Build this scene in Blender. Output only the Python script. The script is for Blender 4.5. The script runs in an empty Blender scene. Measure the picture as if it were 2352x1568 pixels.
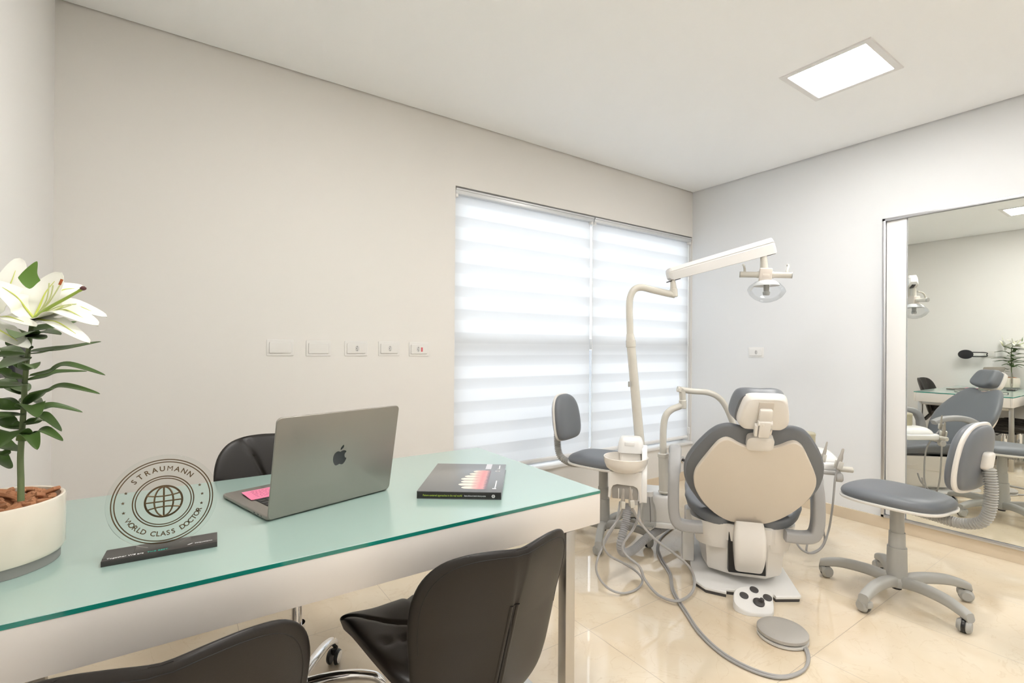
import bpy, bmesh, math, random
from mathutils import Vector, Matrix, Euler
R = math.radians
random.seed(7)
SC = bpy.context.scene
COL = SC.collection

# ------------------------------------------------------------------ camera
FPX, YAW, ROLL, CYP, PITCH, CAMH = 1109.35, 0.6013, 0.00698, 794.8, 0.00175, 1.181
_F = Vector((math.sin(YAW), math.cos(YAW), 0)); _R = Vector((math.cos(YAW), -math.sin(YAW), 0)); _U = Vector((0, 0, 1))
_F2 = _F*math.cos(PITCH) + _U*math.sin(PITCH); _U2 = -_F*math.sin(PITCH) + _U*math.cos(PITCH)
_R3 = _R*math.cos(ROLL) + _U2*math.sin(ROLL); _U3 = -_R*math.sin(ROLL) + _U2*math.cos(ROLL)
CAM = Vector((0, 0, CAMH))
cd = bpy.data.cameras.new('camera'); cam = bpy.data.objects.new('camera', cd); COL.objects.link(cam)
m = Matrix.Identity(4)
for i in range(3):
    m[i][0], m[i][1], m[i][2], m[i][3] = _R3[i], _U3[i], -_F2[i], CAM[i]
cam.matrix_world = m
cd.sensor_width = 36; cd.lens = FPX*36/2352; cd.shift_y = (CYP-784)/2352; cd.clip_start = .02
SC.camera = cam

# ------------------------------------------------------------------ world, exposure
w = bpy.data.worlds.new('overcast_sky'); SC.world = w; w.use_nodes = True
nt = w.node_tree; nt.nodes.clear()
out = nt.nodes.new('ShaderNodeOutputWorld'); bg = nt.nodes.new('ShaderNodeBackground')
geo = nt.nodes.new('ShaderNodeNewGeometry'); sep = nt.nodes.new('ShaderNodeSeparateXYZ'); ramp = nt.nodes.new('ShaderNodeValToRGB')
mapr = nt.nodes.new('ShaderNodeMapRange'); mapr.inputs[1].default_value = -1; mapr.inputs[2].default_value = 1
nt.links.new(geo.outputs['Incoming'], sep.inputs[0]); nt.links.new(sep.outputs[2], mapr.inputs[0]); nt.links.new(mapr.outputs[0], ramp.inputs[0])
# Incoming points back to the viewer, so z = -1 is straight up
ramp.color_ramp.elements[0].position = .42; ramp.color_ramp.elements[0].color = (.88, .925, 1, 1)
ramp.color_ramp.elements[1].position = .56; ramp.color_ramp.elements[1].color = (.70, .755, .84, 1)
nt.links.new(ramp.outputs[0], bg.inputs[0]); bg.inputs[1].default_value = 3.25
nt.links.new(bg.outputs[0], out.inputs[0])
SC.view_settings.view_transform = 'Standard'; SC.view_settings.look = 'None'
SC.view_settings.exposure = 0.31; SC.view_settings.gamma = 1.0; SC.view_settings.use_curve_mapping = False
PANEL = 46.0                      # ceiling panel emission
PANEL_COL = (1.0, .98, .955, 1)

# ------------------------------------------------------------------ calibration helpers (pixel of the photo -> point of the room)
def ray(px, py): return _F2 + _R3*((px-1176)/FPX) - _U3*((py-CYP)/FPX)
def at(px, py, d): return CAM + ray(px, py)*d
def onz(px, py, z):
    r = ray(px, py); return CAM + r*((z-CAMH)/r.z)
def fl(px, py, d, z=.012):
    p = at(px, py, d)
    return p if p.z > z else onz(px, py, z)

# ------------------------------------------------------------------ materials
MATS = {}
def mat(name, col, rough=.5, metal=0, spec=.5, coat=0, bump=None, emit=None, trans=0, alpha=1, sheen=0, coat_rough=.05):
    if name in MATS: return MATS[name]
    mt = bpy.data.materials.new(name); mt.use_nodes = True
    b = mt.node_tree.nodes['Principled BSDF']
    b.inputs['Base Color'].default_value = (*col, 1); b.inputs['Roughness'].default_value = rough
    b.inputs['Metallic'].default_value = metal; b.inputs['Specular IOR Level'].default_value = spec
    b.inputs['Coat Weight'].default_value = coat; b.inputs['Coat Roughness'].default_value = coat_rough
    b.inputs['Transmission Weight'].default_value = trans
    if emit: b.inputs['Emission Color'].default_value = (*emit[:3], 1); b.inputs['Emission Strength'].default_value = emit[3]
    N, L = mt.node_tree.nodes, mt.node_tree.links
    if bump:
        scale, strength, dist = bump
        tc = N.new('ShaderNodeTexCoord'); nz = N.new('ShaderNodeTexNoise'); nz.inputs['Scale'].default_value = scale; nz.inputs['Detail'].default_value = 3
        bp = N.new('ShaderNodeBump'); bp.inputs['Strength'].default_value = strength; bp.inputs['Distance'].default_value = dist
        L.new(tc.outputs['Object'], nz.inputs['Vector']); L.new(nz.outputs[0], bp.inputs['Height']); L.new(bp.outputs[0], b.inputs['Normal'])
    MATS[name] = mt
    return mt
def var(name, c1, c2, scale, rough=.5, spec=.5, bump=0, coat=0):
    """noise-mottled material"""
    mt = mat(name, c1, rough, spec=spec, coat=coat); N, L = mt.node_tree.nodes, mt.node_tree.links; b = N['Principled BSDF']
    tc = N.new('ShaderNodeTexCoord'); nz = N.new('ShaderNodeTexNoise'); nz.inputs['Scale'].default_value = scale; nz.inputs['Detail'].default_value = 4
    mx = N.new('ShaderNodeMix'); mx.data_type = 'RGBA'; mx.inputs[6].default_value = (*c1, 1); mx.inputs[7].default_value = (*c2, 1)
    L.new(tc.outputs['Object'], nz.inputs['Vector']); L.new(nz.outputs[0], mx.inputs[0]); L.new(mx.outputs[2], b.inputs['Base Color'])
    if bump:
        bp = N.new('ShaderNodeBump'); bp.inputs['Strength'].default_value = bump; bp.inputs['Distance'].default_value = .004
        L.new(nz.outputs[0], bp.inputs['Height']); L.new(bp.outputs[0], b.inputs['Normal'])
    return mt
def clear(name, tint=(1, 1, 1), gloss=.12, rough=.02):
    """thin clear pane: see-through with a fresnel gloss"""
    mt = bpy.data.materials.new(name); mt.use_nodes = True; N, L = mt.node_tree.nodes, mt.node_tree.links; N.clear()
    o = N.new('ShaderNodeOutputMaterial'); mx = N.new('ShaderNodeMixShader'); t = N.new('ShaderNodeBsdfTransparent'); g = N.new('ShaderNodeBsdfGlossy')
    lw = N.new('ShaderNodeLayerWeight'); lw.inputs[0].default_value = gloss
    t.inputs[0].default_value = (*tint, 1); g.inputs['Roughness'].default_value = rough
    sc_ = N.new('ShaderNodeMath'); sc_.operation = 'MULTIPLY'; sc_.inputs[1].default_value = .38; L.new(lw.outputs['Fresnel'], sc_.inputs[0])
    L.new(sc_.outputs[0], mx.inputs[0]); L.new(t.outputs[0], mx.inputs[1]); L.new(g.outputs[0], mx.inputs[2]); L.new(mx.outputs[0], o.inputs[0])
    MATS[name] = mt; return mt

WALLP = mat('cream_wall_paint', (.80, .772, .73), .6, spec=.25, bump=(60, .03, .002))
WALLL = mat('soft_white_wall_paint', (.86, .845, .82), .6, spec=.25, bump=(60, .03, .002))
WALLW = mat('white_wall_paint', (.79, .80, .808), .6, spec=.25, bump=(60, .03, .002))
CEILP = mat('ceiling_paint', (.965, .975, .98), .7, spec=.2, bump=(60, .02, .002))
STONE = var('baseboard_stone', (.68, .56, .41), (.74, .63, .48), 9, .25)
WHITE = mat('white_plastic', (.80, .765, .715), .28, coat=.3)
WHITE2 = mat('pure_white_plastic', (.84, .83, .81), .3)
IVORY = mat('ivory_enamel', (.66, .63, .56), .25, coat=.5)
PANELB = mat('beige_back_panel', (.76, .69, .60), .5)
VINYL = mat('grey_vinyl', (.16, .17, .188), .42, bump=(400, .06, .001))
VINYLF = mat('grey_fabric_vinyl', (.21, .215, .225), .55, bump=(500, .1, .001))
GREYP = mat('grey_plastic', (.42, .415, .39), .45)
GREYD = mat('grey_armrest', (.40, .395, .39), .5)
GREYH = mat('grey_hose', (.40, .39, .38), .45)
DARK = mat('dark_rubber', (.06, .055, .055), .5)
BLACK = mat('black_plastic', (.012, .012, .013), .35)
CHROME = mat('chrome', (.85, .85, .86), .06, 1)
ALU = mat('brushed_aluminium', (.62, .62, .64), .32, 1)
STEEL = mat('satin_steel', (.55, .53, .50), .3, 1)
LEATHER = mat('black_leather', (.012, .009, .007), .42, spec=.42, bump=(350, .12, .0012))
STITCH = mat('black_stitching', (.008, .007, .007), .6)
LAMIN = mat('white_laminate', (.80, .75, .70), .3)
SLATE = mat('space_grey_aluminium', (.335, .315, .285), .40, .75)
GLASS_EDGE = mat('green_glass_edge', (.01, .23, .18), .12, coat=.4)
CLEAR = clear('clear_acrylic', (.97, .98, .975), .12)
PANE = clear('window_glass', (.96, .98, .98), .1)
LENS = clear('lamp_lens', (.93, .94, .95), .2, .08)
BOTTLE = clear('clear_bottle', (.88, .89, .90), .25)

def mat_glass_top():
    mt = mat('frosted_green_glass', (.36, .50, .45), .34, coat=1.0, coat_rough=.16)
    return mt
GLASST = mat_glass_top()

def mat_floor():
    mt = mat('cream_marble_tile', (.74, .63, .47), .04, spec=1.0); N, L = mt.node_tree.nodes, mt.node_tree.links; b = N['Principled BSDF']
    tc = N.new('ShaderNodeTexCoord'); mp = N.new('ShaderNodeMapping')
    S = .605
    mp.inputs['Location'].default_value = (-(1.416 % S)/S, -(.875 % S)/S, 0); mp.inputs['Scale'].default_value = (1/S, 1/S, 1)
    L.new(tc.outputs['Object'], mp.inputs['Vector'])
    sx = N.new('ShaderNodeSeparateXYZ'); L.new(mp.outputs[0], sx.inputs[0])
    def edge(sock):
        f = N.new('ShaderNodeMath'); f.operation = 'FRACT'; L.new(sock, f.inputs[0])
        a = N.new('ShaderNodeMath'); a.operation = 'SUBTRACT'; a.inputs[1].default_value = .5; L.new(f.outputs[0], a.inputs[0])
        c = N.new('ShaderNodeMath'); c.operation = 'ABSOLUTE'; L.new(a.outputs[0], c.inputs[0])
        g = N.new('ShaderNodeMath'); g.operation = 'GREATER_THAN'; g.inputs[1].default_value = .5-.0018; L.new(c.outputs[0], g.inputs[0])
        return g.outputs[0]
    mxm = N.new('ShaderNodeMath'); mxm.operation = 'MAXIMUM'; L.new(edge(sx.outputs[0]), mxm.inputs[0]); L.new(edge(sx.outputs[1]), mxm.inputs[1])
    n1 = N.new('ShaderNodeTexNoise'); n1.inputs['Scale'].default_value = 2.2; n1.inputs['Detail'].default_value = 6; n1.inputs['Distortion'].default_value = 1.3
    L.new(tc.outputs['Object'], n1.inputs['Vector'])
    r1 = N.new('ShaderNodeValToRGB'); r1.color_ramp.elements[0].position = .3; r1.color_ramp.elements[0].color = (.74, .61, .44, 1)
    r1.color_ramp.elements[1].position = .7; r1.color_ramp.elements[1].color = (.82, .72, .565, 1); L.new(n1.outputs[0], r1.inputs[0])
    n2 = N.new('ShaderNodeTexNoise'); n2.inputs['Scale'].default_value = 3.5; n2.inputs['Detail'].default_value = 8; n2.inputs['Distortion'].default_value = 2.5
    L.new(tc.outputs['Object'], n2.inputs['Vector'])
    v = N.new('ShaderNodeMath'); v.operation = 'SUBTRACT'; v.inputs[1].default_value = .5; L.new(n2.outputs[0], v.inputs[0])
    va = N.new('ShaderNodeMath'); va.operation = 'ABSOLUTE'; L.new(v.outputs[0], va.inputs[0])
    vr = N.new('ShaderNodeMapRange'); vr.inputs[1].default_value = 0; vr.inputs[2].default_value = .012; vr.inputs[3].default_value = .28; vr.inputs[4].default_value = 0
    L.new(va.outputs[0], vr.inputs[0])
    m1 = N.new('ShaderNodeMix'); m1.data_type = 'RGBA'; m1.inputs[7].default_value = (.60, .45, .28, 1); L.new(vr.outputs[0], m1.inputs[0]); L.new(r1.outputs[0], m1.inputs[6])
    m2 = N.new('ShaderNodeMix'); m2.data_type = 'RGBA'; m2.inputs[7].default_value = (.42, .34, .25, 1); L.new(mxm.outputs[0], m2.inputs[0]); L.new(m1.outputs[2], m2.inputs[6])
    L.new(m2.outputs[2], b.inputs['Base Color'])
    ra = N.new('ShaderNodeMath'); ra.operation = 'MULTIPLY_ADD'; ra.inputs[1].default_value = .5; ra.inputs[2].default_value = .03; L.new(mxm.outputs[0], ra.inputs[0]); L.new(ra.outputs[0], b.inputs['Roughness'])
    return mt
FLOORM = mat_floor()

def mat_blind():
    """zebra roller fabric: bands across the height let different amounts of daylight through"""
    mt = bpy.data.materials.new('zebra_blind_fabric'); mt.use_nodes = True; N, L = mt.node_tree.nodes, mt.node_tree.links; N.clear()
    o = N.new('ShaderNodeOutputMaterial'); mx = N.new('ShaderNodeMixShader'); d = N.new('ShaderNodeBsdfDiffuse'); t = N.new('ShaderNodeBsdfTranslucent')
    tc = N.new('ShaderNodeTexCoord'); sx = N.new('ShaderNodeSeparateXYZ'); L.new(tc.outputs['Object'], sx.inputs[0])
    ml = N.new('ShaderNodeMath'); ml.operation = 'MULTIPLY_ADD'; ml.inputs[1].default_value = 1/.1490; ml.inputs[2].default_value = -(1.991/.149) % 1; L.new(sx.outputs[2], ml.inputs[0])
    fr = N.new('ShaderNodeMath'); fr.operation = 'FRACT'; L.new(ml.outputs[0], fr.inputs[0])
    rp = N.new('ShaderNodeValToRGB'); e = rp.color_ramp.elements
    e[0].position = 0; e[0].color = (.84, .84, .84, 1); e[1].position = .40; e[1].color = (.78, .78, .78, 1)
    for p, c in ((.43, .77), (.47, .91), (.96, .92), (.985, .87)):
        q = e.new(p); q.color = (c, c, c, 1)
    L.new(fr.outputs[0], rp.inputs[0])
    d.inputs[0].default_value = (.86, .87, .88, 1)
    L.new(rp.outputs[0], t.inputs[0]); mx.inputs[0].default_value = .55
    L.new(d.outputs[0], mx.inputs[1]); L.new(t.outputs[0], mx.inputs[2]); L.new(mx.outputs[0], o.inputs[0])
    return mt
BLINDM = mat_blind()
MIRROR = mat('mirror_silver', (.90, .92, .89), .0, 1)

# ------------------------------------------------------------------ mesh builder
def smoothpts(pts, n=6, closed=False):
    pts = [Vector(p) for p in pts]; out = []; k = len(pts)
    rng = range(k) if closed else range(k-1)
    for i in rng:
        if closed: p0, p1, p2, p3 = pts[i-1], pts[i], pts[(i+1) % k], pts[(i+2) % k]
        else: p0, p1, p2, p3 = pts[max(i-1, 0)], pts[i], pts[i+1], pts[min(i+2, k-1)]
        for j in range(n):
            t = j/n; a = -.5*t+t*t-.5*t**3; b = 1-2.5*t*t+1.5*t**3; c = .5*t+2*t*t-1.5*t**3; d = -.5*t*t+.5*t**3
            out.append(p0*a+p1*b+p2*c+p3*d)
    if not closed: out.append(pts[-1])
    return out
def roundrect(w, h, r, n=5, cx=0, cy=0):
    o = []
    for sx, sy, a0 in ((1, 1, 0), (-1, 1, 90), (-1, -1, 180), (1, -1, 270)):
        for i in range(n+1):
            a = R(a0+90*i/n); o.append((cx+sx*(w/2-r)+r*math.cos(a), cy+sy*(h/2-r)+r*math.sin(a)))
    return o
def circ(r, n=32, cx=0, cy=0): return [(cx+r*math.cos(2*math.pi*i/n), cy+r*math.sin(2*math.pi*i/n)) for i in range(n)]
def inset(o, d):
    k = len(o); res = []
    area = sum(o[i][0]*o[(i+1) % k][1]-o[(i+1) % k][0]*o[i][1] for i in range(k))
    s = 1 if area > 0 else -1
    for i in range(k):
        a, b, c = o[i-1], o[i], o[(i+1) % k]
        t = Vector((c[0]-a[0], c[1]-a[1]))
        if t.length < 1e-9: res.append(b); continue
        t.normalize(); res.append((b[0]-t.y*d*s, b[1]+t.x*d*s))
    return res

class MB:
    def __init__(s): s.v = []; s.f = []; s.mi = []
    def add(s, vs, fs, M=None, mi=0):
        b = len(s.v); s.v += [(M @ Vector(p)) if M else Vector(p) for p in vs]
        s.f += [tuple(b+i for i in f) for f in fs]; s.mi += [mi]*len(fs); return s
    def box(s, c, sz, bev=0, M=None, mi=0, seg=2):
        bm = bmesh.new(); bmesh.ops.create_cube(bm, size=1)
        for v in bm.verts: v.co = Vector((v.co.x*sz[0], v.co.y*sz[1], v.co.z*sz[2]))
        if bev: bmesh.ops.bevel(bm, geom=bm.edges[:], offset=bev, segments=seg, affect='EDGES', profile=.5, clamp_overlap=True)
        for v in bm.verts: v.co += Vector(c)
        bm.verts.index_update(); vs = [v.co.copy() for v in bm.verts]; fs = [tuple(v.index for v in f.verts) for f in bm.faces]; bm.free()
        return s.add(vs, fs, M, mi)
    def rings(s, rs, cap0=True, cap1=True, M=None, mi=0):
        n = len(rs[0]); vs = [p for r in rs for p in r]; fs = []
        for i in range(len(rs)-1):
            for j in range(n):
                k = (j+1) % n; fs.append((i*n+j, i*n+k, (i+1)*n+k, (i+1)*n+j))
        if cap0: fs.append(tuple(range(n))[::-1])
        if cap1: fs.append(tuple((len(rs)-1)*n+j for j in range(n)))
        return s.add(vs, fs, M, mi)
    def lathe(s, prof, n=32, M=None, mi=0, cap0=True, cap1=True):
        rs = [[(r*math.cos(2*math.pi*j/n), r*math.sin(2*math.pi*j/n), z) for j in range(n)] for r, z in prof]
        return s.rings(rs, cap0, cap1, M, mi)
    def cyl(s, p, q, r, r2=None, n=20, mi=0, M=None, bev=0):
        p, q = Vector(p), Vector(q); d = q-p; Ln = d.length
        A = Matrix.Translation(p) @ d.to_track_quat('Z', 'Y').to_matrix().to_4x4()
        if M: A = M @ A
        r2 = r if r2 is None else r2
        if bev: pr = [(r-bev, 0), (r, bev), (r2, Ln-bev), (r2-bev, Ln)]
        else: pr = [(r, 0), (r2, Ln)]
        return s.lathe(pr, n, A, mi)
    def tube(s, pts, r, n=10, sm=6, mi=0, M=None, rfun=None):
        P = smoothpts(pts, sm) if sm else [Vector(p) for p in pts]
        rs = []; T = (P[1]-P[0]).normalized(); nrm = T.orthogonal().normalized()
        for i, p in enumerate(P):
            t = (P[min(i+1, len(P)-1)]-P[max(i-1, 0)]).normalized()
            q = T.rotation_difference(t); nrm = (q @ nrm).normalized(); T = t; b = t.cross(nrm)
            rr = rfun(i/(len(P)-1)) if rfun else r
            rs.append([p+(nrm*math.cos(2*math.pi*j/n)+b*math.sin(2*math.pi*j/n))*rr for j in range(n)])
        return s.rings(rs, True, True, M, mi)
    def bellows(s, pts, r, amp, pitch, n=16, M=None, mi=0):
        P = smoothpts(pts, 24); L = [0]
        for a, b in zip(P, P[1:]): L.append(L[-1]+(b-a).length)
        cnt = int(L[-1]/pitch)*4; Q = []; j = 0
        for i in range(cnt+1):
            t = L[-1]*i/cnt
            while j < len(L)-2 and L[j+1] < t: j += 1
            Q.append(P[j].lerp(P[j+1], (t-L[j])/max(L[j+1]-L[j], 1e-9)))
        return s.tube(Q, r, n, 0, mi, M, rfun=lambda u: r+amp*(1 if int(round(u*cnt)) % 4 in (1, 2) else -1))
    def slab(s, o, z0, z1, er=0, M=None, mi=0, seg=4, fun=None):
        rs = []
        if er:
            for i in range(seg+1):
                a = math.pi/2*i/seg; rs.append([(x, y, z0+er*(1-math.sin(a))) for x, y in inset(o, er*(1-math.cos(a)))])
            rs = rs[::-1] if False else [[(x, y, z0+er*(1-math.sin(math.pi/2*(1-i/seg)))) for x, y in inset(o, er*(1-math.cos(math.pi/2*(1-i/seg))))] for i in range(seg+1)]
            rs += [[(x, y, z1-er*(1-math.sin(math.pi/2*i/seg))) for x, y in inset(o, er*(1-math.cos(math.pi/2*i/seg)))] for i in range(seg+1)]
        else: rs = [[(x, y, z0) for x, y in o], [(x, y, z1) for x, y in o]]
        if fun: rs = [[fun(*p) for p in r] for r in rs]
        return s.rings(rs, True, True, M, mi)
    def pillow(s, o, zb, zt, edge=.6, nr=14, M=None, mi=0, fun=None, dome_b=0, p=2.6):
        """closed cushion over an outline: rounded rim, domed top zt(x,y); optional domed underside"""
        cx = sum(a for a, b in o)/len(o); cy = sum(b for a, b in o)/len(o); rs = []
        def h(k): return (1-k**(2*p))**.5 if k < 1 else 0
        mid = zb+(zt-zb)*(1-edge)
        ks = [1-(1-i/nr)**1.8 if False else i/nr for i in range(1, nr+1)]
        ks = [math.sin(math.pi/2*k) for k in ks]
        if dome_b:
            rs += [[(cx+(x-cx)*k, cy+(y-cy)*k, mid-(mid-zb)*h(k)) for x, y in o] for k in ks[:-1]]
        else:
            q = inset(o, (mid-zb)*.4)
            rs += [[(cx+(x-cx)*k, cy+(y-cy)*k, zb) for x, y in q] for k in ks]
        rs += [[(x, y, mid) for x, y in o]]
        rs += [[(cx+(x-cx)*k, cy+(y-cy)*k, mid+(zt-mid)*h(k)) for x, y in o] for k in ks[:-1][::-1]]
        if fun: rs = [[fun(*q) for q in r] for r in rs]
        return s.rings(rs, True, True, M, mi)
    def text(s, txt, size, M, mi=0, ext=.0003, align='CENTER', shear=0, bold=0):
        cu = bpy.data.curves.new('t', 'FONT'); cu.body = txt; cu.size = size; cu.extrude = ext; cu.align_x = align; cu.align_y = 'CENTER'; cu.resolution_u = 3; cu.shear = shear; cu.offset = bold
        ob = bpy.data.objects.new('t', cu); COL.objects.link(ob); dg = bpy.context.evaluated_depsgraph_get(); dg.update()
        me = ob.evaluated_get(dg).to_mesh(); s.add([v.co.copy() for v in me.vertices], [tuple(p.vertices) for p in me.polygons], M, mi)
        ob.evaluated_get(dg).to_mesh_clear(); bpy.data.objects.remove(ob); bpy.data.curves.remove(cu); return s
    def obj(s, name, mats, parent=None, world=False, angle=40, label=None):
        if not isinstance(mats, (list, tuple)): mats = [mats]
        vs = s.v
        if world and parent: inv = WM[parent.name].inverted(); vs = [inv @ v for v in vs]
        me = bpy.data.meshes.new(name); me.from_pydata([tuple(v) for v in vs], [], s.f)
        for mt in mats: me.materials.append(mt)
        me.polygons.foreach_set('material_index', s.mi); me.polygons.foreach_set('use_smooth', [True]*len(s.f))
        me.update(); bm = bmesh.new(); bm.from_mesh(me); bmesh.ops.recalc_face_normals(bm, faces=bm.faces[:]); bm.to_mesh(me); bm.free()
        me.set_sharp_from_angle(angle=R(angle))
        o = bpy.data.objects.new(name, me); COL.objects.link(o)
        if parent: o.parent = parent; WM[o.name] = WM[parent.name]
        else: WM[o.name] = Matrix.Identity(4)
        if label: o['label'] = label
        return o
WM = {}
def tag(o, label, cat, group=None, kind=None):
    o['label'] = label; o['category'] = cat
    if group: o['group'] = group
    if kind: o['kind'] = kind
    return o
def thing(name, label, cat, loc=(0, 0, 0), rotz=0, group=None):
    o = bpy.data.objects.new(name, None); COL.objects.link(o); o.location = loc; o.rotation_euler = (0, 0, rotz); o.empty_display_size = .05
    WM[o.name] = Matrix.Translation(Vector(loc)) @ Matrix.Rotation(rotz, 4, 'Z')
    return tag(o, label, cat, group)
def struct(o, label=None):
    o['kind'] = 'structure'
    if label: o['label'] = label
    return o
def copy_tree(o, parent=None):
    c = o.copy(); COL.objects.link(c); c.parent = parent
    for ch in list(o.children): copy_tree(ch, c)
    return c
def TR(x=0, y=0, z=0, rx=0, ry=0, rz=0): return Matrix.Translation((x, y, z)) @ Euler((rx, ry, rz)).to_matrix().to_4x4()
def basis(o, x, y, z):
    M = Matrix.Identity(4)
    for i in range(3): M[i][0], M[i][1], M[i][2], M[i][3] = x[i], y[i], z[i], o[i]
    return M

# ================================================================== the room
XL, XR, YB, YF, H = -.436, 3.852, 2.71, -1.9, 2.6
WX0, WX1, WZ0, WZ1 = 1.42, 3.846, .335, 2.195       # window opening
def quadbox(name, lo, hi, mt, label): 
    b = MB().box([(a+c)/2 for a, c in zip(lo, hi)], [c-a for a, c in zip(lo, hi)]); return struct(b.obj(name, mt), label)
quadbox('floor', (XL-.2, YF-.2, -.1), (XR+.2, YB+.25, 0), FLOORM, 'polished cream marble tile floor')
b = MB(); G = .012
b.box(((XL+XR)/2, (YF+YB)/2, H+.02), (XR-XL-2*G, YB-YF-2*G, .04)); b.box(((XL+XR)/2, (YF+YB)/2, H+.09), (XR-XL+.4, YB-YF+.4, .06))
struct(b.obj('ceiling', CEILP), 'flat white plaster ceiling with a thin shadow gap at the walls')
b = MB(); T = .16; ZT = H+.06
for lo, hi in (((XL-.2, YB, 0), (WX0, YB+T, ZT)), ((WX1, YB, 0), (XR+.2, YB+T, ZT)), ((WX0, YB, 0), (WX1, YB+T, WZ0-.02)), ((WX0, YB, WZ1), (WX1, YB+T, ZT))):
    b.box([(a+c)/2 for a, c in zip(lo, hi)], [c-a for a, c in zip(lo, hi)])
struct(b.obj('wall_back', WALLP), 'cream wall with the big window')
quadbox('wall_right', (XR, YF-.2, 0), (XR+.2, YB+.2, ZT), WALLW, 'white wall with the mirror')
quadbox('wall_left', (XL-.2, YF-.2, 0), (XL, YB+.2, ZT), WALLL, 'white wall behind the lily')
quadbox('wall_front', (XL-.2, YF-.2, 0), (XR+.2, YF, ZT), WALLW, 'white wall facing the window')
BH = .074
quadbox('baseboard_back', (XL, YB-.014, 0), (XR, YB, BH), STONE, 'cream stone baseboard under the window')
quadbox('baseboard_right', (XR-.014, YF, 0), (XR, YB-.014, BH), STONE, 'cream stone baseboard under the mirror')
quadbox('baseboard_left', (XL, YF, 0), (XL+.014, YB-.014, BH), STONE, 'cream stone baseboard of the left wall')
# window: aluminium frame with a transom, panes, stone ledge
wn = bpy.data.objects.new('window_1', None); COL.objects.link(wn); wn.location = ((WX0+WX1)/2, YB+.1, WZ0); struct(wn, 'wide white framed window behind the blinds'); WM['window_1'] = Matrix.Translation(wn.location)
FR = mat('window_white_frame', (.8, .8, .8), .4)
b = MB(); Yw = YB+.11
xm = (WX0+WX1)/2
for lo, hi in (((WX0, Yw-.02, WZ0), (WX0+.05, Yw+.02, WZ1)), ((WX1-.05, Yw-.02, WZ0), (WX1, Yw+.02, WZ1)), ((WX0, Yw-.02, WZ0), (WX1, Yw+.02, WZ0+.05)), ((WX0, Yw-.02, WZ1-.05), (WX1, Yw+.02, WZ1)), ((WX0, Yw-.035, 1.165), (WX1, Yw+.02, 1.25)), ((xm-.03, Yw-.02, WZ0), (xm+.03, Yw+.02, WZ1))):
    b.box([(a+c)/2 for a, c in zip(lo, hi)], [c-a for a, c in zip(lo, hi)], .003)
b.obj('window_frame', FR, wn, world=True)
b = MB(); b.box((xm, Yw+.005, (WZ0+WZ1)/2), (WX1-WX0-.06, .006, WZ1-WZ0-.06)); b.obj('pane', PANE, wn, world=True)
b = MB(); b.box(((WX0+XR-.002)/2, YB+.055, WZ0-.012), (XR-.002-WX0, .15, .024), .004); b.obj('window_sill', WHITE2, wn, world=True, label='white window sill')

quadbox('daylight_blocker', (WX0-2, YB+1.6, -1), (WX1+2, YB+1.75, 1.15), mat('blocker_grey', (.35, .36, .38), .8), 'unseen grey slab added outside the window to dim the lower blinds')  # added slab hidden by the blinds, cuts daylight on their lower part
# roller blinds
def blind(x0, x1, label):
    t = thing('roller_blind', label, 'window blind', ((x0+x1)/2, YB+.02, WZ1), 0, 'zebra roller blinds over the window')
    zt, zb = WZ1-.006, WZ0+.035
    b = MB(); b.box(((x0+x1)/2, YB+.032, zt-.024), (x1-x0, .062, .034), .006); b.box(((x0+x1)/2, YB+.0, zt-.012), (x1-x0, .012, .012), .003); b.obj('head_rail', ALUW, t, world=True)
    for xx in (x0+.012, x1-.012):
        b = MB(); b.box((xx, YB+.03, zt-.035), (.02, .05, .05), .005); b.obj('end_bracket', WHITE2, t, world=True)
    b = MB(); b.box(((x0+x1)/2, YB+.036, (zt-.04+zb)/2), (x1-x0-.012, .0012, zt-.04-zb)); b.obj('fabric', BLINDM, t, world=True)
    b = MB(); b.slab(roundrect(.03, .026, .012), -(x1-x0-.03)/2, (x1-x0-.03)/2, 0, TR((x0+x1)/2, YB+.034, zb+.002, 0, R(90), 0)); b.obj('bottom_bar', WHITE2, t, world=True)
    b = MB(); b.tube([(x1-.004, YB+.012, zt-.05), (x1-.004, YB+.012, zb+.06), (x1-.004, YB+.019, zb+.05), (x1-.004, YB+.026, zb+.06), (x1-.004, YB+.026, zt-.05)], .0018, 8, 4); b.obj('pull_chain', WHITE2, t, world=True)
    if x1 > 3:
        b = MB(); b.box((x1-.004, YB+.018, zb+.06), (.016, .026, .06), .004); b.obj('chain_tensioner', WHITE2, t, world=True)
ALUW = mat('satin_grey_rail', (.70, .71, .72), .35, .3)
blind(WX0+.004, 2.618, 'white striped roller blind on the left half of the window')
blind(2.628, WX1-.004, 'white striped roller blind on the right half, behind the dental lamp post')

# ceiling light panels
DIFF = mat('light_diffuser', (1, 1, 1), .5, emit=(*PANEL_COL[:3], PANEL))
def panel(x, y, label):
    t = thing('ceiling_light', label, 'ceiling light', (x, y, H), 0, 'square ceiling light panels')
    b = MB(); s = .205; k = .172
    o1 = [(s, s), (-s, s), (-s, -s), (s, -s)]; o2 = [(k, k), (-k, k), (-k, -k), (k, -k)]
    b.rings([[(p, q, .0) for p, q in o1], [(p, q, -.006) for p, q in inset(o1, .003)], [(p, q, -.006) for p, q in inset(o2, -.004)], [(p, q, -.003) for p, q in o2], [(p, q, 0) for p, q in o2]], False, False); b.obj('frame', mat('panel_frame', (.78, .77, .76), .4), t)
    b = MB(); b.box((0, 0, -.002), (2*k, 2*k, .002)); b.obj('diffuser', DIFF, t)
panel(2.778, 1.094, 'lit square ceiling light panel above the dental chair')
panel(.67, 1.045, 'lit square ceiling light panel above the desk, seen in the mirror')
panel(.69, -.75, 'added square fill light panel out of view behind the desk chairs')  # extra panel, added out of view for fill light
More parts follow.
